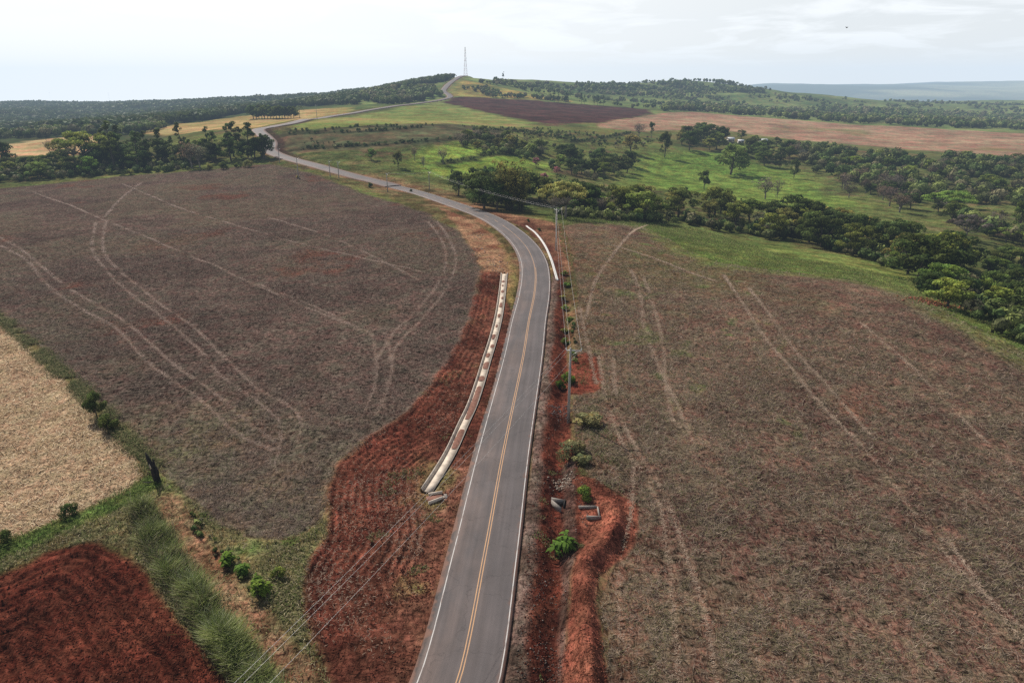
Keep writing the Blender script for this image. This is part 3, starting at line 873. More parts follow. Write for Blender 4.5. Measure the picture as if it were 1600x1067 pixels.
# ---------------------------------------------------------------- sky, sun, haze
SUN_EL = math.radians(42); SUN_AZ = math.radians(-38)      # azimuth clockwise from +Y
world = bpy.data.worlds.new("World"); scene.world = world
world.use_nodes = True
nt = world.node_tree; nt.nodes.clear()
L = nt.links.new
wo = nt.nodes.new('ShaderNodeOutputWorld')
sky = nt.nodes.new('ShaderNodeTexSky'); sky.sky_type = 'NISHITA'; sky.sun_disc = False
sky.sun_elevation = SUN_EL; sky.sun_rotation = SUN_AZ
sky.altitude = 300; sky.air_density = 1.2; sky.dust_density = 3.0; sky.ozone_density = 1.0
tc = nt.nodes.new('ShaderNodeTexCoord')
sp = nt.nodes.new('ShaderNodeSeparateXYZ'); L(tc.outputs['Generated'], sp.inputs[0])
zc_ = mth(nt, 'MAXIMUM', sp.outputs[2], .03)
cx = mth(nt, 'DIVIDE', sp.outputs[0], mth(nt, 'ADD', zc_, .10)); cy = mth(nt, 'DIVIDE', sp.outputs[1], mth(nt, 'ADD', zc_, .10))
cv = nt.nodes.new('ShaderNodeCombineXYZ'); L(cx, cv.inputs[0]); L(cy, cv.inputs[1])
cn = nd(nt, 'ShaderNodeTexNoise', i_Scale=1.35, i_Detail=7.0, i_Roughness=.56, i_Distortion=.5); L(cv.outputs[0], cn.inputs['Vector'])
cf = maprange(nt, cn.outputs['Fac'], .47, .60, 0, 1)
low = mth(nt, 'MULTIPLY', maprange(nt, sp.outputs[2], .13, .30, 1, .03), maprange(nt, sp.outputs[0], -.30, .40, .95, .68))     # bright milky air low down, most of it under the sun
hzn = nd(nt, 'ShaderNodeMix', data_type='RGBA'); L(maprange(nt, sp.outputs[2], .0, .09, 0, 1), hzn.inputs[0]); hzn.inputs[6].default_value = (21.5, 20, 17.6, 1); hzn.inputs[7].default_value = (19.3, 19.2, 18.8, 1)
veil = nd(nt, 'ShaderNodeMix', data_type='RGBA'); L(low, veil.inputs[0]); L(sky.outputs[0], veil.inputs[6]); L(hzn.outputs[2], veil.inputs[7])
mixs = nd(nt, 'ShaderNodeMix', data_type='RGBA')
L(mth(nt, 'MULTIPLY', cf, mth(nt, 'MULTIPLY', maprange(nt, sp.outputs[2], .03, .07, 0, 1), maprange(nt, sp.outputs[2], .13, .32, .62, .10))), mixs.inputs[0]); L(veil.outputs[2], mixs.inputs[6]); mixs.inputs[7].default_value = (19.5, 19.5, 19.3, 1)
bg = nt.nodes.new('ShaderNodeBackground'); bg.inputs['Strength'].default_value = .06
L(mixs.outputs[2], bg.inputs['Color'])
L(bg.outputs[0], wo.inputs['Surface'])

sd = bpy.data.lights.new('sun', 'SUN'); sd.energy = 5.0; sd.angle = math.radians(.53); sd.color = (1.0, .945, .86)
so = bpy.data.objects.new('sun', sd); col.objects.link(so)
from mathutils import Vector
sdir = Vector((math.sin(SUN_AZ) * math.cos(SUN_EL), math.cos(SUN_AZ) * math.cos(SUN_EL), math.sin(SUN_EL)))
so.rotation_euler = (-sdir).to_track_quat('-Z', 'Y').to_euler()
so.location = sdir * 300

HAZE_L = 11800.0
m, nt, out = nodes('haze_air')
L = nt.links.new
ab = nt.nodes.new('ShaderNodeVolumeAbsorption'); ab.inputs['Color'].default_value = (0, 0, 0, 1); ab.inputs['Density'].default_value = 1 / HAZE_L
em = nt.nodes.new('ShaderNodeEmission'); em.inputs['Color'].default_value = (.62, .80, 1.0, 1); em.inputs['Strength'].default_value = 1 / HAZE_L
ad = nt.nodes.new('ShaderNodeAddShader'); L(ab.outputs[0], ad.inputs[0]); L(em.outputs[0], ad.inputs[1])
L(ad.outputs[0], out.inputs['Volume'])
hx, hy0, hy1, hz0, hz1 = 11000, -600, 10500, -700, 420
V = np.array([(sx * hx, y, z) for z in (hz0, hz1) for y in (hy0, hy1) for sx in (-1, 1)], float)
F = [(0, 2, 3, 1), (4, 5, 7, 6), (0, 1, 5, 4), (2, 6, 7, 3), (0, 4, 6, 2), (1, 3, 7, 5)]
structure(link('haze', new_mesh('haze', V, faces4=F, mat=m)))

scene.view_settings.view_transform = 'Standard'
scene.view_settings.look = 'None'
scene.view_settings.exposure = 0
scene.view_settings.gamma = 1
scene.cycles.max_bounces = 5
scene.cycles.diffuse_bounces = 2
scene.cycles.transparent_max_bounces = 24
scene.cycles.use_adaptive_sampling = True
scene.cycles.use_denoising = False

# ---------------------------------------------------------------- exact height of the finished sheet
GZ2 = GZ.reshape(nr, naz)


def surf(x, y):
    x = np.atleast_1d(np.asarray(x, float)); y = np.atleast_1d(np.asarray(y, float))
    r = np.hypot(x, y); a = np.arctan2(x, y)
    fa = np.clip((a - az[0]) / (az[1] - az[0]), 0, naz - 1.001); ia = fa.astype(int); fa = fa - ia
    ir = np.clip(np.searchsorted(rr, r) - 1, 0, nr - 2); fr_ = np.clip((r - rr[ir]) / (rr[ir + 1] - rr[ir]), 0, 1)
    return (GZ2[ir, ia] * (1 - fa) + GZ2[ir, ia + 1] * fa) * (1 - fr_) + (GZ2[ir + 1, ia] * (1 - fa) + GZ2[ir + 1, ia + 1] * fa) * fr_


def place(px, py):
    """ground point seen at that place of the photograph"""
    p = unproj([(px, py)], surf2)[0]
    return np.array([p[0], p[1], float(surf(p[0], p[1])[0])])


def surf2(x, y):
    sh = x.shape
    return surf(x.ravel(), y.ravel()).reshape(sh)


def depth_of(p):
    return p[1] * CT + (CAMZ - p[2]) * ST


def px2m(p, px):
    return px * depth_of(p) / F0


def rnd(n=None, a=0.0, b=1.0):
    return rng.uniform(a, b, n)


# ---------------------------------------------------------------- leaf and wood materials
def leaf_mat(name, trans=.40, use_obj=True, rough=.6):
    m, nt, out = nodes(name)
    L = nt.links.new
    at = nd(nt, 'ShaderNodeAttribute', attribute_name='tint')
    if use_obj:
        oi = nd(nt, 'ShaderNodeObjectInfo')
        mu = nd(nt, 'ShaderNodeVectorMath', operation='MULTIPLY'); L(at.outputs['Color'], mu.inputs[0]); L(oi.outputs['Color'], mu.inputs[1])
        c = mu.outputs[0]
    else:
        geo = nd(nt, 'ShaderNodeNewGeometry')
        t = nd(nt, 'ShaderNodeTexNoise', i_Scale=.6, i_Detail=3.0); L(geo.outputs['Position'], t.inputs['Vector'])
        mu = nd(nt, 'ShaderNodeVectorMath', operation='SCALE'); L(at.outputs['Color'], mu.inputs[0]); L(maprange(nt, t.outputs['Fac'], .3, .7, .8, 1.2), mu.inputs['Scale'])
        c = mu.outputs[0]
    bs = nd(nt, 'ShaderNodeBsdfPrincipled', i_Roughness=rough); bs.inputs['Specular IOR Level'].default_value = .03
    L(c, bs.inputs['Base Color'])
    tr = nt.nodes.new('ShaderNodeBsdfTranslucent'); L(c, tr.inputs['Color'])
    mx = nt.nodes.new('ShaderNodeMixShader'); mx.inputs[0].default_value = trans
    L(bs.outputs[0], mx.inputs[1]); L(tr.outputs[0], mx.inputs[2])
    L(mx.outputs[0], out.inputs['Surface'])
    return m


M_LEAF = leaf_mat('leaves')
M_WOOD_LEAF = leaf_mat('forest_leaves', .2, False)
M_BLADE = leaf_mat('grass_blades', .25, False, .7)
M_STRAWB = leaf_mat('straw_blades', .12, False, .85)
M_BARK = plain_mat('bark', (.085, .068, .055), .9, .4, 4.0, bump=.6)
M_PALEBARK = plain_mat('pale_bark', (.16, .14, .12), .9, .4, 4.0, bump=.5)
M_CHAR = plain_mat('charred_wood', (.022, .018, .016), .9, .6, 5.0, bump=.8)


def rand_dirs(n, up=0.0):
    v = rng.normal(size=(n, 3)); v[:, 2] += up
    return v / np.linalg.norm(v, axis=1, keepdims=True)


def quads_from(c, nrm, size, aspect=1.6):
    """leaf quads: centres, normals, sizes -> verts (4n,3)"""
    n = len(c)
    a = rand_dirs(n)
    u = np.cross(nrm, a); u /= np.linalg.norm(u, axis=1, keepdims=True) + 1e-9
    v = np.cross(nrm, u)
    s = np.asarray(size).reshape(-1, 1)
    u = u * s * aspect * .5; v = v * s * .5
    V = np.empty((n, 4, 3))
    V[:, 0] = c - u; V[:, 1] = c + v * .9 - u * .1; V[:, 2] = c + u; V[:, 3] = c - v * .9 + u * .1
    return V.reshape(-1, 3)


def leaf_clumps(centres, radii, per, size, flat=.8, up=.35, droop=0.0):
    C = []; Nn = []; S = []; T = []
    for c, r in zip(centres, radii):
        n = max(6, int(per * (r ** 1.6)))
        d = rand_dirs(n, up)
        rad = r * rng.uniform(.45, 1.05, n) ** .6
        p = c + d * rad[:, None] * np.array([1, 1, flat])
        p[:, 2] -= droop * rng.random(n) * r
        nn = d + rng.normal(size=(n, 3)) * .5
        nn /= np.linalg.norm(nn, axis=1, keepdims=True)
        C.append(p); Nn.append(nn); S.append(size * rng.uniform(.6, 1.35, n))
        base = rng.uniform(.55, 1.4)
        t = base * rng.uniform(.7, 1.3, n) * np.clip(.72 + .55 * d[:, 2], .38, 1.3)  # clump tops tinted lighter, undersides darker, as if lit from above
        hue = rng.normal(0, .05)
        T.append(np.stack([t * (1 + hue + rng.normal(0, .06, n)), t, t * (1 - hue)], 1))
    C = np.concatenate(C); Nn = np.concatenate(Nn); S = np.concatenate(S); T = np.concatenate(T)
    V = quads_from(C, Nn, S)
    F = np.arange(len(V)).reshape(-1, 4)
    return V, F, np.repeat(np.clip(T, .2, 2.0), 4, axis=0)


class Tubes:
    def __init__(s):
        s.V = []; s.F = []; s.n = 0

    def add(s, pts, rad, sides=6, cap=True):
        pts = np.asarray(pts, float); k = len(pts)
        rad = np.broadcast_to(np.asarray(rad, float), (k,))
        t = np.gradient(pts, axis=0); t /= np.linalg.norm(t, axis=1, keepdims=True) + 1e-9
        ref = np.array([0, 0, 1.0]) if abs(t[0, 2]) < .8 else np.array([1.0, 0, 0])
        u = np.cross(t, ref); u /= np.linalg.norm(u, axis=1, keepdims=True) + 1e-9
        w = np.cross(t, u)
        a = np.arange(sides) * 2 * math.pi / sides
        ring = pts[:, None] + rad[:, None, None] * (u[:, None] * np.cos(a)[None, :, None] + w[:, None] * np.sin(a)[None, :, None])
        ii = s.n + np.arange(k * sides).reshape(k, sides)
        nx = np.roll(ii, -1, axis=1)
        s.F.append(np.stack([ii[:-1].ravel(), nx[:-1].ravel(), nx[1:].ravel(), ii[1:].ravel()], 1))
        s.V.append(ring.reshape(-1, 3)); s.n += k * sides
        if cap:
            for e, rw in ((0, ii[0]), (-1, ii[-1])):
                s.V.append(pts[e][None]); c = s.n; s.n += 1
                s.F.append(np.stack([rw, np.roll(rw, -1), np.full(sides, c), np.full(sides, c)], 1) if e == -1 else np.stack([np.roll(rw, -1), rw, np.full(sides, c), np.full(sides, c)], 1))

    def box(s, c, size, rz=0.0):
        x, y, z = np.array(size) / 2
        P = np.array([(sx * x, sy * y, sz * z) for sz in (-1, 1) for sy in (-1, 1) for sx in (-1, 1)])
        ca, sa = math.cos(rz), math.sin(rz)
        P = np.stack([P[:, 0] * ca - P[:, 1] * sa, P[:, 0] * sa + P[:, 1] * ca, P[:, 2]], 1) + np.array(c)
        s.V.append(P)
        s.F.append(np.array([(0, 2, 3, 1), (4, 5, 7, 6), (0, 1, 5, 4), (2, 6, 7, 3), (0, 4, 6, 2), (1, 3, 7, 5)]) + s.n)
        s.n += 8

    def mesh(s, name, mat, smooth=True):
        V = np.concatenate(s.V); F = np.concatenate(s.F)
        tri = F[:, 2] == F[:, 3]
        return new_mesh(name, V, faces4=F[~tri], faces3=F[tri][:, :3], mat=mat, smooth=smooth)


def bend(a, b, k=5, sag=.12):
    a = np.asarray(a, float); b = np.asarray(b, float)
    t = np.linspace(0, 1, k)[:, None]
    p = a + (b - a) * t
    off = rng.normal(size=3) * np.linalg.norm(b - a) * sag
    return p + off * np.sin(t * math.pi)


def make_tree(kind):
    """-> (trunk mesh, crown mesh, height)"""
    T = Tubes()
    cen = []; rad = []
    if kind == 'broad':
        h = rng.uniform(9, 11); w = rng.uniform(4.0, 5.2); cb = h * .26
        top = np.array([rng.normal(0, .4), rng.normal(0, .4), h * .6])
        tr = bend((0, 0, -.4), top, 6, .05); T.add(tr, np.linspace(.34, .16, 6), 8)
        for i in range(rng.integers(26, 34)):
            a = rnd(None, 0, 2 * math.pi); u = rng.random() ** .55
            zz_ = cb + (h - cb) * rng.random() ** .8
            prof = math.sqrt(max(.08, 1 - ((zz_ - (cb + (h - cb) * .42)) / ((h - cb) * .62)) ** 2))
            p = np.array([math.cos(a) * w * u * prof, math.sin(a) * w * u * prof, zz_ - .4])
            cen.append(p); rad.append(rng.uniform(.9, 1.75))
        for p in cen[::3]:
            T.add(bend(tr[rng.integers(2, 5)], p, 5, .10), np.linspace(.13, .03, 5), 5)
        V = leaf_clumps(cen, rad, 66, .40, .8)
    elif kind == 'tall':
        h = rng.uniform(17, 20); tr = bend((0, 0, -.4), (rng.normal(0, .6), rng.normal(0, .6), h * .93), 9, .03); T.add(tr, np.linspace(.36, .06, 9), 8)
        for i in range(26):
            f = rng.uniform(.28, 1.0); a = rnd(None, 0, 2 * math.pi)
            reach = (1.05 - f) * 4.6 * rng.uniform(.35, 1.1) + .3
            k = f * 8; b = tr[int(min(k, 7))] + (tr[int(min(k, 7)) + 1] - tr[int(min(k, 7))]) * (k - int(min(k, 7)))
            p = b + np.array([math.cos(a) * reach, math.sin(a) * reach, rng.uniform(.2, 1.6)])
            cen.append(p); rad.append(rng.uniform(.7, 1.45)); T.add(bend(b, p, 4, .08), np.linspace(.09, .02, 4), 5)
        V = leaf_clumps(cen, rad, 78, .38, .85)
    elif kind == 'umbrella':
        h = rng.uniform(7.5, 9); w = rng.uniform(5.2, 6.6); fork = np.array([rng.normal(0, .3), rng.normal(0, .3), h * .34])
        T.add(bend((0, 0, -.4), fork, 5, .05), np.linspace(.36, .24, 5), 8)
        for i in range(34):
            a = rnd(None, 0, 2 * math.pi); u = math.sqrt(rng.random())
            p = np.array([math.cos(a) * w * u, math.sin(a) * w * u, h * (.93 - .30 * u * u) - rng.uniform(0, .5)])
            cen.append(p); rad.append(rng.uniform(.8, 1.4))
        for p in cen[::2]:
            T.add(bend(fork, p - np.array([0, 0, .4]), 6, .07), np.linspace(.15, .025, 6), 5)
        V = leaf_clumps(cen, rad, 62, .34, .5, .6)
    elif kind == 'bare':
        h = rng.uniform(7, 9.5); fork = np.array([0, 0, h * rng.uniform(.2, .32)]); T.add(bend((0, 0, -.4), fork, 4, .05), np.linspace(.26, .2, 4), 7)
        for i in range(11):
            a = i * 2.4 + rng.normal(0, .3); u = rng.uniform(.25, 1)
            e = np.array([math.cos(a) * u * 3.6, math.sin(a) * u * 3.6, h * (.98 - .28 * u)])
            br = bend(fork, e, 7, .08); T.add(br, np.linspace(.12, .025, 7), 5)
            for j in range(7):
                q = br[rng.integers(2, 7)]; e2 = q + rand_dirs(1, .7)[0] * rng.uniform(.8, 2.2)
                T.add(bend(q, e2, 3, .08), np.linspace(.035, .012, 3), 3)
                cen.append(e2); rad.append(rng.uniform(.5, .95))
        V = leaf_clumps(cen, rad, 26, .22, .8, .3)
    elif kind == 'slender':
        h = rng.uniform(8, 11); tr = bend((0, 0, -.4), (rng.normal(0, .5), rng.normal(0, .5), h * .86), 7, .04); T.add(tr, np.linspace(.17, .05, 7), 6)
        for i in range(12):
            b = tr[rng.integers(4, 7)]; p = b + rand_dirs(1, .3)[0] * rng.uniform(.4, 1.9); cen.append(p); rad.append(rng.uniform(.6, 1.15)); T.add(bend(b, p, 3, .05), np.linspace(.05, .02, 3), 4)
        V = leaf_clumps(cen, rad, 90, .32, .8)
    elif kind == 'plume':       # tall clump of bamboo: arching culms
        h = 15
        pts = []
        for i in range(46):
            a = rnd(None, 0, 2 * math.pi); lean = rng.uniform(.3, 3.6); hh = h * rng.uniform(.55, 1.0)
            t = np.linspace(0, 1, 8)[:, None]
            b0 = np.array([math.cos(a), math.sin(a), 0]) * rng.uniform(0, 1.2)
            p = b0 + np.array([math.cos(a) * lean, math.sin(a) * lean, 0]) * t ** 2.2 + np.array([0, 0, hh]) * (t - .06 * t ** 4)
            T.add(p, np.linspace(.05, .015, 8), 4)
            for q in p[2:]:
                cen.append(q + rng.normal(size=3) * .3); rad.append(rng.uniform(.45, .8))
        V = leaf_clumps(cen, rad, 40, .34, 1.3, .2, .5)
    elif kind == 'palm':
        h = 9
        tr = bend((0, 0, -.4), (.3, .1, h), 7, .03); T.add(tr, np.linspace(.2, .13, 7), 7)
        Vs = []
        for i in range(20):
            a = i * 2.4; el = rng.uniform(-.2, 1.0)
            for t in np.linspace(.1, 1, 16):
                c = tr[-1] + np.array([math.cos(a), math.sin(a), 0]) * 3.6 * t * math.cos(el * .6) + np.array([0, 0, 1]) * (2.4 * t * el - 2.6 * t * t)
                for sgn in (-1, 1):
                    e = np.array([-math.sin(a), math.cos(a), 0]) * sgn * .8 * (1.1 - t) + np.array([math.cos(a), math.sin(a), 0]) * .35 + np.array([0, 0, -.35])
                    wv = np.array([math.cos(a), math.sin(a), 0]) * .09
                    Vs.append([c - wv, c + wv, c + e + wv * .4, c + e - wv * .4])
        Vs = np.array(Vs).reshape(-1, 3)
        V = (Vs, np.arange(len(Vs)).reshape(-1, 4), np.full((len(Vs), 3), 1.0) * np.repeat(rng.uniform(.7, 1.3, len(Vs) // 4), 4)[:, None])
    elif kind == 'shrub':
        h = 2.6
        for i in range(11):
            a = rnd(None, 0, 2 * math.pi); u = math.sqrt(rng.random())
            p = np.array([math.cos(a) * 1.1 * u, math.sin(a) * 1.1 * u, rng.uniform(.45, 2.2) * (1 - .35 * u)]); cen.append(p); rad.append(rng.uniform(.38, .7))
            T.add(bend((0, 0, -.2), p, 4, .08), np.linspace(.045, .012, 4), 4)
        V = leaf_clumps(cen, rad, 210, .19, .9)
    elif kind == 'bigleaf':     # leafy shrub with long drooping leaves
        h = 2.4; Vs = []; Ts = []
        for i in range(10):
            a = rnd(None, 0, 2 * math.pi); b0 = np.array([math.cos(a), math.sin(a), 0]) * rng.uniform(.1, .7); hh = rng.uniform(1.0, 1.9)
            e = b0 * 1.25 + np.array([0, 0, hh]); T.add(bend(b0 - np.array([0, 0, .3]), e, 4, .04), np.linspace(.06, .03, 4), 5)
            for j in range(13):
                q = b0 + (e - b0) * rng.uniform(.35, 1); aa = rnd(None, 0, 2 * math.pi); d = np.array([math.cos(aa), math.sin(aa), 0]); sd_ = np.array([-d[1], d[0], 0])
                ln = rng.uniform(.6, 1.15); wd = rng.uniform(.09, .17); tt = rng.uniform(.7, 1.4)
                prev = None
                for k2, t in enumerate((0, .35, .7, 1)):
                    c = q + d * ln * t * .85 + np.array([0, 0, 1]) * ln * (.75 * t - .95 * t * t); ww = wd * (.3, 1, .8, .1)[k2]
                    cur = (c - sd_ * ww, c + sd_ * ww)
                    if prev is not None:
                        Vs.append([prev[0], prev[1], cur[1], cur[0]]); Ts += [tt] * 4
                    prev = cur
        Vs = np.array(Vs).reshape(-1, 3)
        V = (Vs, np.arange(len(Vs)).reshape(-1, 4), np.array(Ts)[:, None] * np.ones(3))
    if kind not in ('shrub', 'bigleaf', 'palm'):
        h = V[0][:, 2].max()
    tm = T.mesh('trunk', M_PALEBARK if kind in ('bare', 'slender', 'umbrella') else M_BARK)
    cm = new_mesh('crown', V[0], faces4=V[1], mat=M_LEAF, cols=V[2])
    return tm, cm, h


PROTO = {k: [make_tree(k) for _ in range(n)] for k, n in
         (('broad', 5), ('tall', 4), ('umbrella', 2), ('bare', 3), ('slender', 2), ('plume', 1), ('palm', 1), ('shrub', 4), ('bigleaf', 2))}

GREEN = {'dark': (.102, .138, .038), 'mid': (.195, .240, .056), 'olive': (.27, .255, .078), 'bright': (.19, .265, .052), 'grey': (.20, .18, .125), 'pink': (.45, .21, .26), 'dry': (.21, .20, .090),
         'yellow': (.33, .28, .08), 'brown': (.20, .150, .112), 'lush': (.125, .195, .032)}
PARTN = {'shrub': ('stem', 'foliage'), 'bigleaf': ('stem', 'foliage')}
NAMEN = {'broad': 'broadleaf_tree', 'tall': 'tall_tree', 'umbrella': 'spreading_tree', 'bare': 'sparse_tree', 'slender': 'slender_tree', 'plume': 'bamboo_clump', 'palm': 'palm_tree', 'shrub': 'shrub', 'bigleaf': 'leafy_shrub'}
CATN = {'shrub': 'shrub', 'bigleaf': 'shrub', 'plume': 'bamboo', 'palm': 'palm tree'}
TREES = [0]


def plant(kind, p, height, tone, label, group=None, wide=1.0):
    tm, cm, h = PROTO[kind][rng.integers(len(PROTO[kind]))]
    s = height / h
    e = empty(NAMEN[kind], (p[0], p[1], p[2] - .05), rnd(None, 0, 6.28))
    e.scale = (s * wide, s * wide, s)
    a, b = PARTN.get(kind, ('trunk', 'crown'))
    link(a, tm, e)
    c = link(b, cm, e)
    g = np.array(GREEN[tone]) * rng.uniform(.7, 1.4) * np.array([rng.uniform(.88, 1.14), 1, rng.uniform(.85, 1.15)])
    c.color = (*g, 1)
    thing(e, label, CATN.get(kind, 'tree'), group)
    TREES[0] += 1
    return e


def poisson_px(poly, n, mind, tries=4000):
    """n spots in an outline of the photograph, evenly spread over the GROUND (metres apart)"""
    P = rp(*poly)
    lo, hi = P.min(0), P.max(0)
    out = []
    for _ in range(tries):
        q = lo + (hi - lo) * rng.random((1, 2))
        if not inside(q[:, 0], q[:, 1], P)[0]:
            continue
        q = q[0]
        if all(math.hypot(q[0] - o[0], q[1] - o[1]) > mind for o in out):
            out.append(q)
            if len(out) >= n:
                break
    return [np.array([o[0], o[1], float(surf(o[0], o[1])[0])]) for o in out]


def grove(poly, n, mind, mix, group, hscale=1.0):
    """mix: list of (weight, kind, tone, height range, label)"""
    w = np.array([m[0] for m in mix], float); w /= w.sum()
    for p in poisson_px(poly, n, mind):
        k = mix[rng.choice(len(mix), p=w)]
        plant(k[1], p, rng.uniform(*k[3]) * hscale, k[2], k[4], group, rng.uniform(1.05, 1.5))


# --- the grove left of the road
Gp = 'trees in the grove at the far edge of the left field'
L_TALL = 'tall dark narrow tree in the grove at the far edge of the left field'
L_BR = 'rounded dark tree in the grove at the far edge of the left field'
L_OL = 'mid green tree low in the grove at the far edge of the left field'
L_SM = 'low light green bushy tree left of the grove behind the left field'
grove([(150, 262), (215, 264), (300, 259), (345, 252), (425, 249), (425, 243), (330, 244), (230, 248), (150, 250)], 44, 4.2,
      [(4, 'tall', 'dark', (15, 23), L_TALL), (3, 'broad', 'dark', (11, 16), L_BR), (1.6, 'broad', 'mid', (8, 12), L_OL)], Gp)
grove([(-40, 292), (0, 285), (90, 277), (150, 272), (160, 258), (80, 258), (0, 264), (-40, 268)], 28, 6,
      [(4, 'broad', 'mid', (7, 11), L_SM), (2, 'shrub', 'olive', (3, 4.5), 'pale bush left of the grove behind the left field'), (1, 'broad', 'dark', (7, 10), 'dark round tree among the low trees left of the grove')], 'low trees left of the grove')
for px, py, hp, k, t, lb in [(180, 266, 74, 'tall', 'dark', 'tallest ragged dark tree standing in the grove beyond the left field'),
                             (138, 262, 56, 'umbrella', 'mid', 'open branching tree with a flat crown against the tan stubble field'),
                             (118, 258, 46, 'umbrella', 'olive', 'thin flat crowned tree left of the open branching tree'),
                             (362, 253, 58, 'tall', 'dark', 'tall dark tree beside the right end of the grove'),
                             (415, 250, 40, 'tall', 'dark', 'dark tree closest to the road at the right end of the grove'),
                             (300, 264, 42, 'bare', 'brown', 'purplish brown leafless rounded tree in front of the grove'),
                             (312, 263, 38, 'bare', 'grey', 'greyish leafless tree just right of the purplish brown one'),
                             (78, 240, 22, 'bare', 'grey', 'small leafless tree standing against the tan stubble field'),
                             (5, 262, 42, 'broad', 'dark', 'dark round tree at the left edge of the photo above the left field'),
                             (140, 274, 30, 'broad', 'bright', 'bright green bushy tree at the left front of the grove')]:
    p = place(px, py); plant(k, p, px2m(p, hp) / math.cos(.10), t, lb)
for px, py, hp in [(388, 262, 14), (350, 265, 14), (262, 268, 12), (325, 266, 12), (230, 270, 13), (205, 273, 12), (372, 263, 10)]:
    p = place(px, py); plant('shrub', p, px2m(p, hp), ['mid', 'olive', 'dark'][int(px) % 3], 'low bush at the foot of the grove on the left field edge', 'bushes at the foot of the grove')

# --- clump right of the road in the dip
Gp = 'trees in the clump right of the road in the dip'
grove([(695, 300), (760, 330), (835, 331), (842, 315), (790, 303), (730, 290)], 15, 4.5,
      [(3, 'broad', 'dark', (10, 15), 'dense dark tree in the clump right of the road in the dip'), (1, 'broad', 'mid', (8, 12), 'greener tree in the clump right of the road in the dip')], Gp)
p = place(796, 329); plant('plume', p, px2m(p, 80), 'yellow', 'tall feathery olive bamboo clump rising above the dark trees by the road', None, 1.1)
p = place(813, 330); plant('plume', p, px2m(p, 66), 'olive', 'reddish olive bamboo clump right of the taller feathery clump', None, 1.0)
p = place(716, 306); plant('broad', p, px2m(p, 40), 'dark', 'dark round tree at the left end of the clump beside the road')

# --- belt of trees beyond the right field
Gp = 'trees in the belt beyond the right field'
belt = [(862, 334), (950, 344), (1050, 346), (1150, 364), (1250, 380), (1330, 397), (1400, 422), (1440, 442), (1500, 440), (1480, 405), (1400, 380), (1300, 352), (1200, 340), (1100, 328), (1000, 322), (900, 318)]
grove(belt, 58, 5.2,
      [(2.2, 'broad', 'dark', (10, 15), 'dark dense tree in the belt beyond the right field'), (3, 'broad', 'mid', (9, 14), 'mid green tree in the belt beyond the right field'),
       (2.2, 'broad', 'olive', (8, 12), 'olive tree in the belt beyond the right field'), (1, 'bare', 'grey', (6, 9), 'grey sparse tree in the belt beyond the right field'), (.6, 'broad', 'bright', (6, 9), 'bright green tree in the belt beyond the right field')], Gp)
p = place(882, 341); plant('umbrella', p, px2m(p, 58), 'olive', 'olive forked tree with visible trunks behind the double pole at the bend', None, .85)
# --- dense bushland at the right edge
grove([(1440, 462), (1480, 480), (1540, 505), (1620, 535), (1700, 540), (1700, 420), (1600, 412), (1500, 420)], 40, 5.6,
      [(4, 'broad', 'dark', (6, 10), 'dark leafy tree in the thicket at the right edge below the belt'), (3, 'broad', 'mid', (5, 9), 'mid green tree in the thicket at the right edge below the belt'),
       (1, 'shrub', 'mid', (3, 4.5), 'bushy shrub in the thicket at the right edge below the belt')], 'trees of the thicket at the right edge')
# --- valley
grove([(1235, 232), (1330, 242), (1450, 250), (1640, 262), (1660, 385), (1560, 385), (1470, 345), (1400, 318), (1330, 292), (1250, 268)], 70, 10.0,
      [(3, 'broad', 'dark', (7, 11), 'dark tree in the scattered woodland of the right valley'), (3, 'broad', 'mid', (6, 10), 'mid green tree in the scattered woodland of the right valley'),
       (1.5, 'bare', 'brown', (7, 10), 'brown leafless tree in the scattered woodland of the right valley'), (1, 'bare', 'grey', (6, 9), 'grey sparse tree in the scattered woodland of the right valley'),
       (.7, 'umbrella', 'bright', (6, 9), 'bright spreading tree in the scattered woodland of the right valley'), (1.2, 'shrub', 'olive', (2.5, 4), 'olive bush in the scattered woodland of the right valley')], 'woodland of the right valley')
grove([(1300, 300), (1340, 322), (1420, 335), (1430, 305), (1360, 282), (1310, 282)], 12, 6, [(1, 'bare', 'brown', (9, 12), 'brown leafless tree in the tight grey cluster of the valley')], 'leafless cluster in the valley')
grove([(1048, 236), (1130, 246), (1135, 222), (1100, 212), (1050, 215)], 13, 8, [(3, 'broad', 'dark', (12, 17), 'dark tree in the dense grove left of the white farm roofs'), (1, 'broad', 'olive', (10, 14), 'olive tree in the dense grove left of the white farm roofs')], 'grove left of the white farm roofs')
grove([(1128, 258), (1215, 268), (1240, 250), (1225, 225), (1150, 226)], 20, 8, [(3, 'broad', 'dark', (8, 13), 'dark tree below the white farm roofs in the valley'), (2, 'broad', 'mid', (7, 11), 'mid green tree below the white farm roofs in the valley')], 'trees below the white farm roofs')
grove([(862, 262), (905, 282), (960, 280), (1003, 268), (985, 250), (920, 240), (870, 246)], 17, 7, [(3, 'broad', 'dark', (9, 13), 'dark tree in the round thicket in the middle of the valley'), (1, 'broad', 'mid', (7, 10), 'mid green tree in the round thicket in the middle of the valley')], 'round thicket in mid valley')
grove([(702, 228), (745, 240), (775, 236), (850, 252), (850, 232), (800, 222), (745, 212)], 17, 8, [(2, 'broad', 'mid', (6, 9), 'greyish green tree in the loose wood above the bright pasture'), (1, 'bare', 'grey', (6, 9), 'grey tree in the loose wood above the bright pasture'), (1, 'broad', 'olive', (5, 8), 'olive tree in the loose wood above the bright pasture')], 'loose wood above the bright pasture')
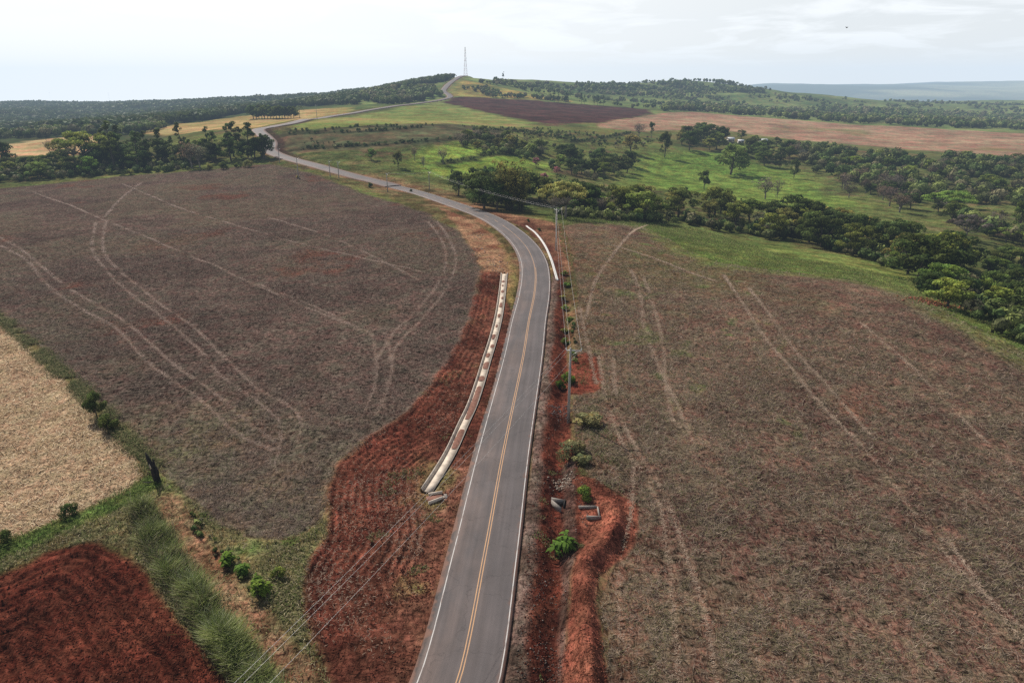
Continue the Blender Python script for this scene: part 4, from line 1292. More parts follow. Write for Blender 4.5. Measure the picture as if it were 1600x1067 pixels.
for px, py, hp, k, t, lb, wd in [(1141, 273, 48, 'broad', 'mid', 'large lone tree with a broad crown on the green slope', 1.15), (1038, 246, 40, 'broad', 'dark', 'lone upright dark tree on the pasture right of the thicket', .62),
                                 (1017, 217, 26, 'slender', 'dark', 'slim tree standing at the edge of the brown mown field', .9), (1100, 296, 30, 'broad', 'dark', 'small dark tree alone on the slope above the belt', .8),
                                 (1195, 311, 36, 'bare', 'grey', 'forked leafless tree on the slope below the large lone tree', 1.1), (1214, 309, 30, 'bare', 'grey', 'thin leafless tree just right of the forked one', .7),
                                 (1240, 279, 30, 'broad', 'dark', 'dark oval tree right of the leafless pair', .6), (1482, 335, 36, 'umbrella', 'bright', 'bright green dome shaped tree in the right valley', 1.3),
                                 (1508, 376, 42, 'umbrella', 'brown', 'brownish flat topped tree with a forked trunk near the right edge', .9), (1590, 360, 46, 'broad', 'mid', 'tall green tree cut by the right edge of the photo', .8),
                                 (1533, 252, 12, 'broad', 'dark', 'small round tree at the lower edge of the brown mown field', 1), (1158, 217, 14, 'broad', 'dark', 'dark ball shaped tree between the white farm roofs', 1.2),
                                 (986, 240, 30, 'broad', 'olive', 'round tree in the pasture below the brown field corner', 1.1), (998, 215, 24, 'bare', 'brown', 'bare reddish tree at the corner of the brown field', 1),
                                 (692, 257, 26, 'bare', 'grey', 'small leafless tree on the bright pasture', .8), (662, 262, 18, 'bare', 'grey', 'leafless sapling left on the bright pasture', .7), (622, 262, 26, 'broad', 'olive', 'loose olive tree at the left end of the bright pasture', .8),
                                 (580, 250, 18, 'broad', 'mid', 'small bushy tree above the road left of the bright pasture', 1), (648, 252, 24, 'bare', 'grey', 'slim leafless tree on the pasture beside the olive tree', .6)]:
    p = place(px, py); plant(k, p, px2m(p, hp), t, lb, None, wd)
for px, py, hp in [(838, 262, 16), (850, 288, 18), (870, 272, 12)]:
    p = place(px, py); plant('broad', p, px2m(p, hp), 'pink', 'pink flowering bushy tree in the gap of the valley thicket', 'pink flowering trees')
# --- row at the foot of the hill, upper left
Gp = 'trees in the dark row left of the far road'
for i in range(15):
    p = place(396 + i * 4.5, 186.5 - i * .10); plant('broad', p, px2m(p, rng.uniform(17, 22)), 'dark', 'dark tree of the straight row left of the far road', Gp)
p = place(468, 185.5); plant('palm', p, px2m(p, 18), 'dark', 'palm at the right end of the dark row left of the far road')
# --- tall trees at the upper edge of the dark field
for px, py, hp in [(866, 160, 18), (872, 160.5, 16), (884, 162, 17), (908, 163, 17), (913, 163.5, 15), (928, 164.5, 14), (934, 165, 15), (942, 166, 16), (937, 165.5, 12)]:
    p = place(px, py); plant('tall', p, px2m(p, hp), 'dark', 'dark narrow tree at the upper edge of the dark ploughed field', 'narrow trees above the dark field')
p = place(786, 125); plant('slender', p, px2m(p, 12), 'dark', 'lone slim tree on the skyline right of the mast')

# --- shrubs of the foreground
for px, py, hp, k, t, lb, wd in [(152, 652, 44, 'broad', 'dark', 'young dark tree at the edge of the straw field', .75), (170, 672, 30, 'shrub', 'dark', 'dark bush just below the young tree at the straw field edge', 1),
                                 (110, 806, 24, 'shrub', 'dark', 'small round dark bush in the green strip below the straw field', 1), (12, 845, 22, 'shrub', 'dark', 'small round bush at the left end of the green strip', 1),
                                 (352, 884, 27, 'bigleaf', 'lush', 'first green leafy shrub in the row of four on the weedy strip', 1), (380, 896, 27, 'bigleaf', 'lush', 'second green leafy shrub in the row of four on the weedy strip', 1),
                                 (402, 915, 28, 'bigleaf', 'lush', 'third green leafy shrub in the row of four on the weedy strip', .9), (411, 932, 34, 'bigleaf', 'lush', 'nearest and largest green leafy shrub in the row on the weedy strip', 1),
                                 (435, 902, 20, 'shrub', 'mid', 'small dark bush right of the row of leafy shrubs', 1), (880, 862, 44, 'bigleaf', 'lush', 'dark green bush beside the ditch below the culvert', 1.1),
                                 (896, 712, 26, 'shrub', 'dry', 'large pale olive bush beside the foot of the near pole', 1.6), (910, 724, 18, 'shrub', 'dry', 'pale dry bush right of the large olive bush', 1.5), (922, 664, 22, 'shrub', 'dry', 'dry grassy bush behind the foot of the near pole', 2.1),
                                 (916, 778, 22, 'shrub', 'bright', 'bright green weed beside the concrete basin', 1.2), (889, 602, 26, 'shrub', 'lush', 'small green plant beside the shaft of the near pole', .8), (876, 608, 18, 'shrub', 'lush', 'small green plant in the ditch left of the near pole', .8),
                                 (577, 293, 9, 'shrub', 'dark', 'black looking bush on the left road bank in the dip', 1), (466, 279, 6, 'shrub', 'olive', 'tiny bush at the foot of the pole on the field corner', 1),
                                 (826, 347, 6, 'shrub', 'dark', 'tiny dark plant above the white gutter', 1), (843, 361, 6, 'shrub', 'dark', 'tiny dark plant beside the white gutter', 1), (642, 300, 5, 'shrub', 'dark', 'tiny dark plant on the far road edge', 1)]:
    p = place(px, py); plant(k, p, px2m(p, hp) * 1.05, t, lb, None, wd)
for i in range(7):
    f = i / 6
    p = place(882 + 5 * math.sin(i * 2) + 4 * f, 430 + f * 108); plant('shrub', p, rng.uniform(.9, 1.6), ['mid', 'bright', 'olive'][i % 3], 'green bush under the wires between the ditch and the right field', 'bushes under the wires', 1.35)

# ---------------------------------------------------------------- woods far off: nobody could count these
def wood(name, poly, spacing, tones, size, seed, label, quads=60, lo=.6, lines=None, var=.35, fat=1.0, clear=14):
    P = rp(*poly)
    a0, a1 = P.min(0), P.max(0)
    n = int((a1[0] - a0[0]) * (a1[1] - a0[1]) / spacing ** 2)
    q = a0 + (a1 - a0) * rng.random((n, 2))
    q = q[inside(q[:, 0], q[:, 1], P)]
    f = fbm(q[:, 0], q[:, 1], 90, 3, seed) + .5 * fbm(q[:, 0], q[:, 1], 25, 2, seed + 1)
    q = q[f > np.quantile(f, 1 - lo)]
    if lines is not None:
        q = np.concatenate([T[rng.integers(0, len(T), int(len(T) * 1.6))] + rng.normal(0, 1.3, (int(len(T) * 1.6), 2)) for T in lines])
    z = surf(q[:, 0], q[:, 1])
    R = np.hypot(q[:, 0], q[:, 1])
    drd_, _, _ = poly_dist(q[:, 0], q[:, 1], ROAD, 30)
    ok = drd_ > clear
    q, z, R = q[ok], z[ok], R[ok]
    ok = R < 3200
    q, z, R = q[ok], z[ok], R[ok]
    Vs = []; Cs = []
    tones = np.array(tones)
    kk = np.clip(quads * 1100 / np.maximum(R, 300), 22, quads).astype(int) // 6 * 6 + 6
    for k in np.unique(kk):
        i = np.nonzero(kk == k)[0]; m = len(i)
        h = rng.uniform(*size, m)[:, None]; w = h * rng.uniform(.42, .66, (m, 1)) * fat
        d = rand_dirs(m * k, .35); dd = d.reshape(m, k, 3)
        c = np.stack([q[i, 0], q[i, 1], z[i] + h[:, 0] * .52], 1)[:, None] + dd * np.stack([w, w, h * .5], 2) * rng.uniform(.5, 1.0, (m, k, 1))
        nn = d + rng.normal(size=(m * k, 3)) * .3; nn /= np.linalg.norm(nn, axis=1, keepdims=True)
        sz = (h * fat ** .7 * .62 * math.sqrt(15.0 / k) * rng.uniform(.6, 1.2, (m, k))).ravel()
        Vs.append(quads_from(c.reshape(-1, 3), nn, sz, 1.3))
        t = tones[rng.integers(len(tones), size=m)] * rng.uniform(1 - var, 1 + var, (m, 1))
        b = np.clip(.75 + .55 * dd[..., 2], .35, 1.3) * rng.uniform(.85, 1.15, (m, k))  # top light painted in: upper leaves lighter, lower ones darker
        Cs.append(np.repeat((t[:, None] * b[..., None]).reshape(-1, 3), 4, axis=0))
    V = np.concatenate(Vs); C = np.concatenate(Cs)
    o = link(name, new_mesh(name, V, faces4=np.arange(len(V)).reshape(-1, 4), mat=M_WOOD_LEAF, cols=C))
    stuff(o, label, 'wood')
    print(name, len(q), len(V) // 4)


DK = [(.080, .120, .038), (.105, .148, .046), (.145, .180, .058), (.13, .14, .06)]
MX = DK + [(.20, .23, .07), (.205, .185, .10)]
wood('ridge_forest', [(-300, 210), (0, 205), (160, 207), (290, 194), (330, 187), (400, 174), (390, 164), (480, 160), (545, 153), (545, 150), (480, 153.5), (400, 154), (300, 157), (200, 163), (0, 159), (-300, 161)], 11, np.array(DK) * .72, (7, 12), 201,
     'dark green forest covering the long ridge at the left horizon', 34, .96, None, .14, 1.45)
wood('hill_wood', [(330, 187), (400, 174), (470, 168), (560, 164), (560, 157), (545, 152), (640, 139), (695, 127), (722, 116), (712, 114), (690, 119), (640, 128), (560, 143), (480, 156), (390, 168)], 9, np.array(DK) * .8, (7, 11), 205,
     'dark wood climbing the hill left of the mast', 40, .94, None, .18, 1.35)
wood('farm_wood', [(560, 157), (610, 164), (650, 160.5), (686, 155), (692, 146), (690, 140), (640, 137), (590, 145)], 9.5, MX, (8, 12), 209, 'trees around the farm roofs on the hill left of the far road', 60, .8)
wood('tree_belt', [(1030, 176), (1090, 176), (1160, 181), (1250, 188), (1400, 196.5), (1620, 207), (1700, 205), (1640, 186), (1450, 176), (1300, 173), (1180, 168), (1050, 166)], 10, MX, (7, 11), 213,
     'dense tree belt along the upper edge of the brown mown field', 60, .72)
wood('hillside_scrub', [(760, 124), (860, 160), (1000, 172), (1300, 175), (1640, 187), (1640, 162), (1450, 158), (1300, 154), (1240, 150), (1160, 138), (1120, 130), (950, 128), (850, 128)], 14, MX, (3.5, 9), 217,
     'scattered dark bushes over the green hills at the right horizon', 34, .30)
wood('hilltop_wood', [(900, 134), (960, 131), (1050, 131), (1120, 131), (1160, 138), (1200, 143), (1180, 150), (1100, 145), (1000, 140), (930, 139)], 10, DK, (6, 12), 221, 'dark trees along the skyline of the right hill', 34, .42)
wood('slope_scrub', [(730, 125), (770, 127), (830, 131), (850, 138), (800, 136), (740, 129)], 9, MX, (4, 8), 223, 'low scrub on the skyline right of the mast', 34, .7)
wood('roadside_scrub', [(722, 140), (760, 138), (785, 148), (765, 152), (725, 150)], 8, MX, (4, 7), 225, 'scrub patch inside the far road bend', 50, .7)
wood('field_edge_scrub', [(800, 150), (880, 158), (900, 163), (860, 158), (800, 154), (765, 153)], 7, MX, (4, 9), 227, 'scrub along the upper edge of the dark ploughed field', 50, .8)
wood('hedge', [(-100, 224), (0, 219), (60, 216), (130, 210), (170, 213), (215, 209), (260, 201), (240, 198), (150, 205), (0, 212), (-100, 216)], 8, MX, (5, 10), 229, 'line of trees between the tan stubble field and the forest', 90, .85)
wood('valley_scrub', [(450, 238), (620, 232), (760, 218), (840, 205), (930, 205), (985, 215), (1040, 212), (1000, 232), (860, 232), (740, 225), (640, 250), (600, 270), (700, 290), (690, 298), (560, 265), (460, 246)], 7, MX, (1.0, 3.2), 231,
     'low bushes scattered over the rough pasture beyond the road', 60, .40)
wood('valley_wood', [(1225, 228), (1330, 240), (1450, 249), (1660, 263), (1680, 420), (1600, 410), (1500, 352), (1400, 312), (1330, 286), (1250, 264)], 7.5, MX, (4, 9), 245,
     'continuous leafy woodland filling the right valley', 170, .62)
wood('thicket_wood', [(700, 232), (850, 255), (880, 285), (960, 282), (1003, 268), (985, 250), (900, 238), (850, 230), (745, 212)], 7, MX, (2.5, 6), 247, 'thicket of low trees filling the middle of the valley', 130, .5)
wood('pasture_scrub', [(640, 250), (860, 240), (1000, 240), (1130, 262), (1300, 310), (1450, 390), (1500, 420), (1400, 385), (1200, 340), (1000, 322), (860, 316), (700, 285)], 9, MX, (.8, 2.4), 233,
     'small bushes dotted over the green valley pasture', 60, .25)
wood('terrace_scrub', [(430, 216), (560, 200), (760, 200), (600, 232)], 9, DK, (.9, 2.6), 251, 'dark bushes in lines along the terraces of the rough meadow', 50, .5, VALLEY_LINES)
wood('meadow_scrub', [(430, 216), (560, 200), (760, 200), (850, 200), (980, 205), (760, 218), (600, 232), (450, 238)], 7, MX, (.8, 2.2), 235, 'dark low scrub over the rough grey meadow', 50, .4)
wood('thicket_undergrowth', [(1445, 465), (1500, 494), (1600, 545), (1700, 590), (1700, 430), (1560, 405), (1480, 425)], 3.2, MX, (1.5, 4), 237, 'undergrowth beneath the thicket at the right edge', 110, .85)
wood('low_scrub', [(265, 770), (330, 830), (440, 850), (505, 822), (508, 845), (478, 885), (466, 930), (430, 960), (360, 900), (300, 830)], 1.0, MX, (.25, .8), 253, 'low ragged weeds between the leafy shrubs and the red bank', 26, .3, clear=7)
wood('bank_scrub', [(878, 440), (892, 440), (900, 520), (902, 575), (889, 580), (884, 540)], 1.0, MX, (.25, .95), 255, 'ragged low scrub along the top of the right road bank', 26, .35, clear=8.5)
wood('belt_undergrowth', [(870, 338), (950, 346), (1050, 348), (1150, 366), (1250, 382), (1330, 399), (1400, 424), (1440, 444), (1500, 440), (1400, 395), (1250, 360), (1000, 330), (880, 325)], 3.4, MX, (1.8, 4.8), 239, 'undergrowth beneath the tree belt beyond the right field', 90, .7)
wood('grove_undergrowth', [(-40, 292), (0, 287), (90, 279), (200, 271), (320, 264), (425, 254), (425, 244), (300, 250), (150, 256), (-40, 272)], 4, MX, (1.5, 4.5), 241, 'undergrowth beneath the grove behind the left field', 90, .75)

# ---------------------------------------------------------------- blades lying and standing on the near ground
def polar_spots(n, r0, r1, a0=-48, a1=48, power=0.0):
    a = np.radians(rng.uniform(a0, a1, n)); r = np.exp(rng.uniform(math.log(r0), math.log(r1), n))
    return r * np.sin(a), r * np.cos(a)


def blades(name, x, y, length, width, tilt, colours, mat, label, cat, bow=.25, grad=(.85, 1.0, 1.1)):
    n = len(x); z = surf(x, y)
    a = rng.uniform(0, 2 * math.pi, n)
    d = np.stack([np.cos(a), np.sin(a)], 1); sd_ = np.stack([-d[:, 1], d[:, 0]], 1)
    el = tilt
    ln = length; w = width
    b = np.stack([x, y, z - .02], 1)
    mid = b.copy(); mid[:, :2] += d * (ln * .55 * np.cos(el))[:, None]; mid[:, 2] += ln * .55 * np.sin(el) + ln * bow * .35
    tip = b.copy(); tip[:, :2] += d * (ln * np.cos(el * (1 - bow)))[:, None]; tip[:, 2] += ln * np.sin(el) * (1 - bow) + .03
    off = np.zeros((n, 3)); off[:, :2] = sd_ * (w * .5)[:, None]
    V = np.stack([b - off, b + off, mid - off, mid + off, tip - off * .25, tip + off * .25], 1).reshape(-1, 3)
    k = np.arange(n)[:, None] * 6
    F = np.concatenate([k + np.array([[0, 1, 3, 2]]), k + np.array([[2, 3, 5, 4]])])
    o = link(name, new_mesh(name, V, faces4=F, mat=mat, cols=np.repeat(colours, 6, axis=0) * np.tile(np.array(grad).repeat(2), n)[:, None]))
    return stuff(o, label, cat)


def pick(cs, n, var=.25):
    cs = np.array(cs); c = cs[rng.integers(len(cs), size=n)]
    return (c * rng.uniform(1 - var, 1 + var, (n, 1))).astype(np.float32)


def tracks_keep(x, y, TR, w=.4):
    k = np.ones(len(x), bool)
    for T in TR:
        d, _, _ = poly_dist(x, y, T, 3); k &= d > w
    return k


def in_reg(nm, x, y):
    return inside(x, y, REG[nm])


RES = [(.34, .265, .20), (.25, .19, .145), (.16, .115, .09), (.08, .056, .046), (.43, .335, .26), (.055, .035, .030)]
for nm, TR, n, nmn, lab in (('left_field', TRACKS_L, 430000, 'crop_residue', 'dry grey brown crop residue lying over the left field'), ('right_field', TRACKS_R, 560000, 'dry_grass', 'dry brown grass lying over the right field')):
    x, y = polar_spots(n, 42, 260, -50 if nm == 'left_field' else 2, 2 if nm == 'left_field' else 50)
    k = in_reg(nm, x, y) & ~in_reg('red_patch', x, y)
    x, y = x[k], y[k]
    f = fbm(x, y, 3.2, 4, 303, .7) + .5 * fbm(x, y, 30, 2, 304)
    k = (rng.random(len(x)) < np.clip(.5 + f * 3.0, .06, 1)) & tracks_keep(x, y, TR)
    x, y = x[k], y[k]; r = np.hypot(x, y); sc = (r / 70) ** .5
    m = len(x)
    c = pick(RES if nm == 'left_field' else RES + [(.26, .22, .11), (.36, .29, .19), (.13, .14, .055)], m, .3)
    if nm == 'left_field':
        c = c * np.array([.76, .74, .78])
    blades(nmn, x, y, rng.uniform(.25, .9, m) * sc, rng.uniform(.015, .036, m) * sc, np.radians(rng.uniform(2, 32, m) ** 1.0), c, M_STRAWB, lab, 'dry grass', .06)
x, y = polar_spots(160000, 42, 170, -48, -10)
k = in_reg('straw_field', x, y) & (np.sin((x * .80 - y * .60) * 2 * math.pi / 2.1 + fbm(x, y, 22, 4, 32) * 3) < rng.uniform(.2, 1.6, len(x))); x, y = x[k], y[k]; m = len(x); sc = (np.hypot(x, y) / 70) ** .5
blades('straw', x, y, rng.uniform(.25, .8, m) * sc, rng.uniform(.03, .075, m) * sc, np.radians(rng.uniform(2, 30, m)), pick([(.66, .50, .32), (.54, .39, .245), (.74, .59, .40), (.34, .23, .14), (.22, .14, .085)], m), M_STRAWB, 'pale straw and maize stubble lying over the straw field', 'straw')
# pale pressed straw in the wheel tracks
for TRs, dens, tone, rg in ((TRACKS_L, 40, [(.34, .25, .205), (.29, .205, .165), (.41, .31, .255)], 'left_field'), (TRACKS_R, 64, [(.42, .31, .23), (.34, .24, .175), (.48, .37, .28)], 'right_field')):
    X = []; Y = []
    for T in TRs:
        ln = np.linalg.norm(np.diff(T, axis=0), axis=1); S_ = np.concatenate([[0], np.cumsum(ln)]); n = int(S_[-1] * dens * .95)
        s_ = rng.uniform(0, S_[-1], n); keep = fbm(s_, s_ * 0 + T[0, 0], 6, 3, 63) > rng.uniform(-.22, .12, n); s_ = s_[keep]; n = len(s_)
        X.append(np.interp(s_, S_, T[:, 0]) + rng.normal(0, .13, n)); Y.append(np.interp(s_, S_, T[:, 1]) + rng.normal(0, .13, n))
    x = np.concatenate(X); y = np.concatenate(Y); m = len(x); sc = np.clip((np.hypot(x, y) / 70) ** .5, .8, 2.2)
    blades('track_straw', x, y, rng.uniform(.15, .45, m) * sc, rng.uniform(.03, .06, m) * sc, np.radians(rng.uniform(1, 14, m)), pick(tone, m, .2), M_STRAWB, 'pale straw pressed into the wheel tracks of the ' + rg.replace('_', ' '), 'straw', .03)
# weeds and grass of the verge
x, y = polar_spots(170000, 36, 110, -50, 0)
k = in_reg('weedy_verge', x, y); x, y = x[k], y[k]
d, _, _ = poly_dist(x, y, bare, 8); d2, _, _ = poly_dist(x, y, near_straw, 10)
f = fbm(x, y, 4, 3, 311)
k = (rng.random(len(x)) < np.clip(.75 + f * 2, .05, 1)) & ((d > 1.6 + f * 2) | (rng.random(len(x)) < .12)); x, y, d2, f = x[k], y[k], d2[k], f[k]; m = len(x)
c = pick([(.16, .16, .07), (.22, .20, .09), (.30, .26, .14), (.11, .14, .04), (.36, .30, .19)], m)
gr_ = (d2 < 2.6) | (f > .26)
c[gr_] = pick([(.10, .15, .03), (.14, .20, .045), (.17, .22, .06), (.07, .10, .025)], int(gr_.sum()))
blades('weeds', x, y, np.where(gr_, rng.uniform(.35, .95, m), rng.uniform(.25, .7, m)), rng.uniform(.03, .075, m), np.radians(rng.uniform(25, 80, m)), c, M_BLADE, 'mixed green and yellowed weeds on the strip between the fields', 'weeds', .35)
# grass margin along the fields
hedge_l = resample(rp((-150, 402), (0, 500), (60, 550), (120, 606), (178, 663), (218, 708), (240, 735)), 1)
hs = np.concatenate([[0], np.cumsum(np.linalg.norm(np.diff(hedge_l, axis=0), axis=1))])
n = 30000
s_ = rng.uniform(0, hs[-1], n); px_ = np.interp(s_, hs, hedge_l[:, 0]) + rng.normal(0, .8, n); py_ = np.interp(s_, hs, hedge_l[:, 1]) + rng.normal(0, .8, n)
f = fbm(px_, py_, 5, 3, 313); k = f > -.08; px_, py_ = px_[k], py_[k]; m = len(px_)
blades('margin_grass', px_, py_, rng.uniform(.3, 1.0, m), rng.uniform(.03, .07, m), np.radians(rng.uniform(30, 80, m)), pick([(.12, .13, .05), (.19, .18, .08), (.07, .10, .03), (.25, .21, .11)], m), M_BLADE, 'rough grass margin between the straw field and the left field', 'grass', .35)
# tall cane grass between the ploughed corner and the weedy strip
cane = resample(rp((222, 800), (245, 845), (275, 900), (310, 950), (350, 1005), (395, 1060), (450, 1140)), .5)
cs = np.concatenate([[0], np.cumsum(np.linalg.norm(np.diff(cane, axis=0), axis=1))])
n = 58000
s_ = rng.uniform(0, cs[-1], n); px_ = np.interp(s_, cs, cane[:, 0]) + rng.normal(0, .55, n); py_ = np.interp(s_, cs, cane[:, 1]) + rng.normal(0, .55, n)
f = fbm(px_, py_, 2.6, 3, 317); k = f > rng.uniform(-.3, .06, len(f)); px_, py_, s_ = px_[k], py_[k], s_[k]; m = len(px_)
top = rng.random(m) < np.clip(.26 + 1.3 * fbm(px_, py_, 2.4, 3, 318), .04, .8)
c = pick([(.17, .155, .075), (.22, .195, .11), (.32, .28, .18), (.12, .14, .048), (.15, .17, .055)], m)
c[top] = pick([(.18, .22, .06), (.23, .26, .085), (.14, .17, .05), (.36, .37, .20)], int(top.sum()))
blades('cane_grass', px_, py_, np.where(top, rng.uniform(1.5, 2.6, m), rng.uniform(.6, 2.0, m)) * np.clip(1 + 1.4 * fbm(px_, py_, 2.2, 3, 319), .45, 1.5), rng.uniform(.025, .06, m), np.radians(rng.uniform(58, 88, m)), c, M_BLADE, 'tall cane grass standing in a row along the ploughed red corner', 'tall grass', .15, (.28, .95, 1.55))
# grass strip beyond the right field and along the road bank
x, y = polar_spots(260000, 110, 420, -2, 50)
sr = sdist(x, y, REG['right_field'], 40)
k = (sr < 0) & (sr > -34) & (y > 100) & (x > 14) & (poly_dist(x, y, ROAD, 20)[0] > 9); x, y = x[k], y[k]; m = len(x); sc = (np.hypot(x, y) / 150) ** .6
blades('meadow_grass', x, y, rng.uniform(.25, .65, m) * sc, rng.uniform(.04, .09, m) * sc, np.radians(rng.uniform(25, 80, m)), pick([(.14, .20, .05), (.18, .25, .065), (.10, .14, .035), (.24, .25, .10), (.22, .19, .09)], m), M_BLADE, 'long green grass on the slope between the right field and the tree belt', 'grass', .35)
# verge weeds along the road and in the disturbed earth
x, y = polar_spots(300000, 38, 230, -16, 16)
d, s_, g_ = poly_dist(x, y, ROAD, 24)
f = fbm(x, y, 3.0, 3, 331) + .4 * fbm(x, y, 14, 2, 333)
dc, _, _ = poly_dist(x, y, CHANNEL, 6)
dw = np.abs(d - 11.5)
k = (d > 4.6) & (d < 15) & (dc > 1.3) & ((f > .30) | ((g_ > 0) & (d > 9.3) & (f > .12) & (y > 60))) & (rng.random(len(x)) < .6) & ~in_reg('earth_bank', x, y)
x, y, g_, d = x[k], y[k], g_[k], d[k]; m = len(x)
c = pick([(.13, .16, .05), (.18, .18, .08), (.25, .21, .12), (.09, .13, .035)], m)
blades('verge_weeds', x, y, rng.uniform(.12, .38, m), rng.uniform(.03, .07, m), np.radians(rng.uniform(20, 75, m)), c, M_BLADE, 'sparse weeds along both verges of the near road', 'weeds', .35)

# clods and stones
def lumps(name, x, y, size, colours, mat, label, cat, flat=.7):
    n = len(x); z = surf(x, y)
    base = np.array([(1, 0, 0), (-1, 0, 0), (0, 1, 0), (0, -1, 0), (0, 0, 1), (0, 0, -.6)], float)
    a = rng.uniform(0, 2 * math.pi, n); ca, sa = np.cos(a), np.sin(a)
    B = base[None] * rng.uniform(.55, 1.25, (n, 6, 1)) * np.array([1, 1, flat]) + rng.normal(0, .12, (n, 6, 3))
    X = B[..., 0] * ca[:, None] - B[..., 1] * sa[:, None]; Y = B[..., 0] * sa[:, None] + B[..., 1] * ca[:, None]
    V = np.stack([X, Y, B[..., 2]], -1) * size[:, None, None] * .5
    V += np.stack([x, y, z + size * .12], 1)[:, None]
    f = np.array([(0, 2, 4), (2, 1, 4), (1, 3, 4), (3, 0, 4), (2, 0, 5), (1, 2, 5), (3, 1, 5), (0, 3, 5)])
    F = (np.arange(n)[:, None, None] * 6 + f[None]).reshape(-1, 3)
    return stuff(link(name, new_mesh(name, V.reshape(-1, 3), faces3=F, mat=mat, cols=np.repeat(colours, 6, axis=0))), label, cat)


def clod_mat(name):
    m, nt, out = nodes(name); L = nt.links.new
    at = nd(nt, 'ShaderNodeAttribute', attribute_name='tint'); geo = nd(nt, 'ShaderNodeNewGeometry')
    t = nd(nt, 'ShaderNodeTexNoise', i_Scale=7.0, i_Detail=4.0); L(geo.outputs['Position'], t.inputs['Vector'])
    sc = nd(nt, 'ShaderNodeVectorMath', operation='SCALE'); L(at.outputs['Color'], sc.inputs[0]); L(maprange(nt, t.outputs['Fac'], .3, .7, .65, 1.35), sc.inputs['Scale'])
    bs = nd(nt, 'ShaderNodeBsdfPrincipled', i_Roughness=.95); bs.inputs['Specular IOR Level'].default_value = 0.0; L(sc.outputs[0], bs.inputs['Base Color']); L(bs.outputs[0], out.inputs['Surface'])
    return m


M_CLOD = clod_mat('clods')
x, y = polar_spots(150000, 37, 175, -48, 12)
kp = in_reg('ploughed_field', x, y); kr = in_reg('red_bank', x, y); kd = in_reg('ditch_earth', x, y); kh = in_reg('earth_bank', x, y)
drx, _, _ = poly_dist(x, y, ROAD, 20); dcx, _, _ = poly_dist(x, y, CHANNEL, 6)
k = (kp | kr | kd | kh) & (drx > 4.4) & (dcx > 1.3) & (rng.random(len(x)) < np.clip(.5 + 1.6 * fbm(x, y, 5, 2, 341), .08, 1))
x, y = x[k], y[k]; m = len(x); hp_ = kh[k]; dd_ = kd[k]
c = pick([(.10, .032, .021), (.075, .024, .016), (.14, .05, .033), (.055, .018, .012)], m)
c[hp_] = pick([(.22, .075, .046), (.15, .05, .03), (.28, .105, .066)], int(hp_.sum()))
q = dd_ & (rng.random(m) < .35); c[q] = pick([(.16, .13, .11), (.12, .095, .08), (.20, .17, .15)], int(q.sum()))
lumps('soil_clods', x, y, rng.uniform(.05, .22, m) * rng.uniform(.6, 1.3, m), c, M_CLOD, 'red soil clods strewn over the turned earth beside the road', 'soil clods')
# pale residue streaks on the red bank ridges
x, y = polar_spots(120000, 40, 170, -22, 2); k = in_reg('red_bank', x, y); x, y = x[k], y[k]
de_, _, _ = poly_dist(x, y, edge_red, 14); dcx, _, _ = poly_dist(x, y, CHANNEL, 6); drx, _, _ = poly_dist(x, y, ROAD, 20)
k = (de_ < 11) & (dcx > 1.4) & (drx > 5.5) & (np.cos(de_ * 2 * math.pi / .95 * 1.0) > -.4) & (rng.random(len(x)) < np.clip(.32 + 1.5 * fbm(x, y, 9, 3, 351), .0, 1)); x, y = x[k], y[k]; m = len(x)
blades('buried_straw', x, y, rng.uniform(.15, .5, m), rng.uniform(.02, .05, m), np.radians(rng.uniform(3, 40, m)), pick([(.34, .24, .18), (.25, .17, .125), (.42, .32, .24)], m), M_STRAWB, 'scraps of straw turned up along the red furrows', 'straw')


def heap(cx, cy, n, spread, size, cols_, name, label):
    p = place(cx, cy)
    x = p[0] + rng.normal(0, spread[0], n); y = p[1] + rng.normal(0, spread[1], n)
    lumps(name, x, y, rng.uniform(*size, n), pick(cols_, n), M_CLOD, label, 'stones', .8)


heap(880, 757, 130, (.75, .8), (.12, .42), [(.30, .24, .19), (.22, .15, .115), (.40, .33, .27)], 'rubble', 'heap of broken pale stones above the culvert')
heap(875, 645, 150, (.9, 1.3), (.10, .3), [(.22, .20, .19), (.15, .13, .12)], 'rubble', 'grey gravel spill left of the foot of the near pole')
heap(1463, 474, 220, (3.2, 2.0), (.3, .8), [(.20, .065, .038), (.28, .10, .06)], 'earth_lumps', 'red earth lumps at the corner of the right field by the thicket')
for px, py in ((742, 372), (750, 392), (765, 410), (778, 418)):
    heap(px, py, 60, (1.5, 4), (.15, .5), [(.30, .24, .20), (.40, .34, .29), (.22, .11, .075)], 'rubble', 'pale rubble scattered beside the upper end of the concrete channel')

# ---------------------------------------------------------------- concrete channel, gutter, culverts
M_CONC = plain_mat('concrete', (.62, .52, .42), .9, .34, .9, bump=.15)
M_CONCD = plain_mat('shaded_weathered_concrete', (.27, .235, .205), .88, .3, 1.1, bump=.2)  # stained culvert concrete; also carries the painted shade of the left channel wall
M_WHITEC = plain_mat('white_concrete', (.72, .69, .65), .8, .12, 1.0, bump=.05)
M_SILT = plain_mat('silt', (.22, .105, .074), .95, .35, 2.5, bump=.5)


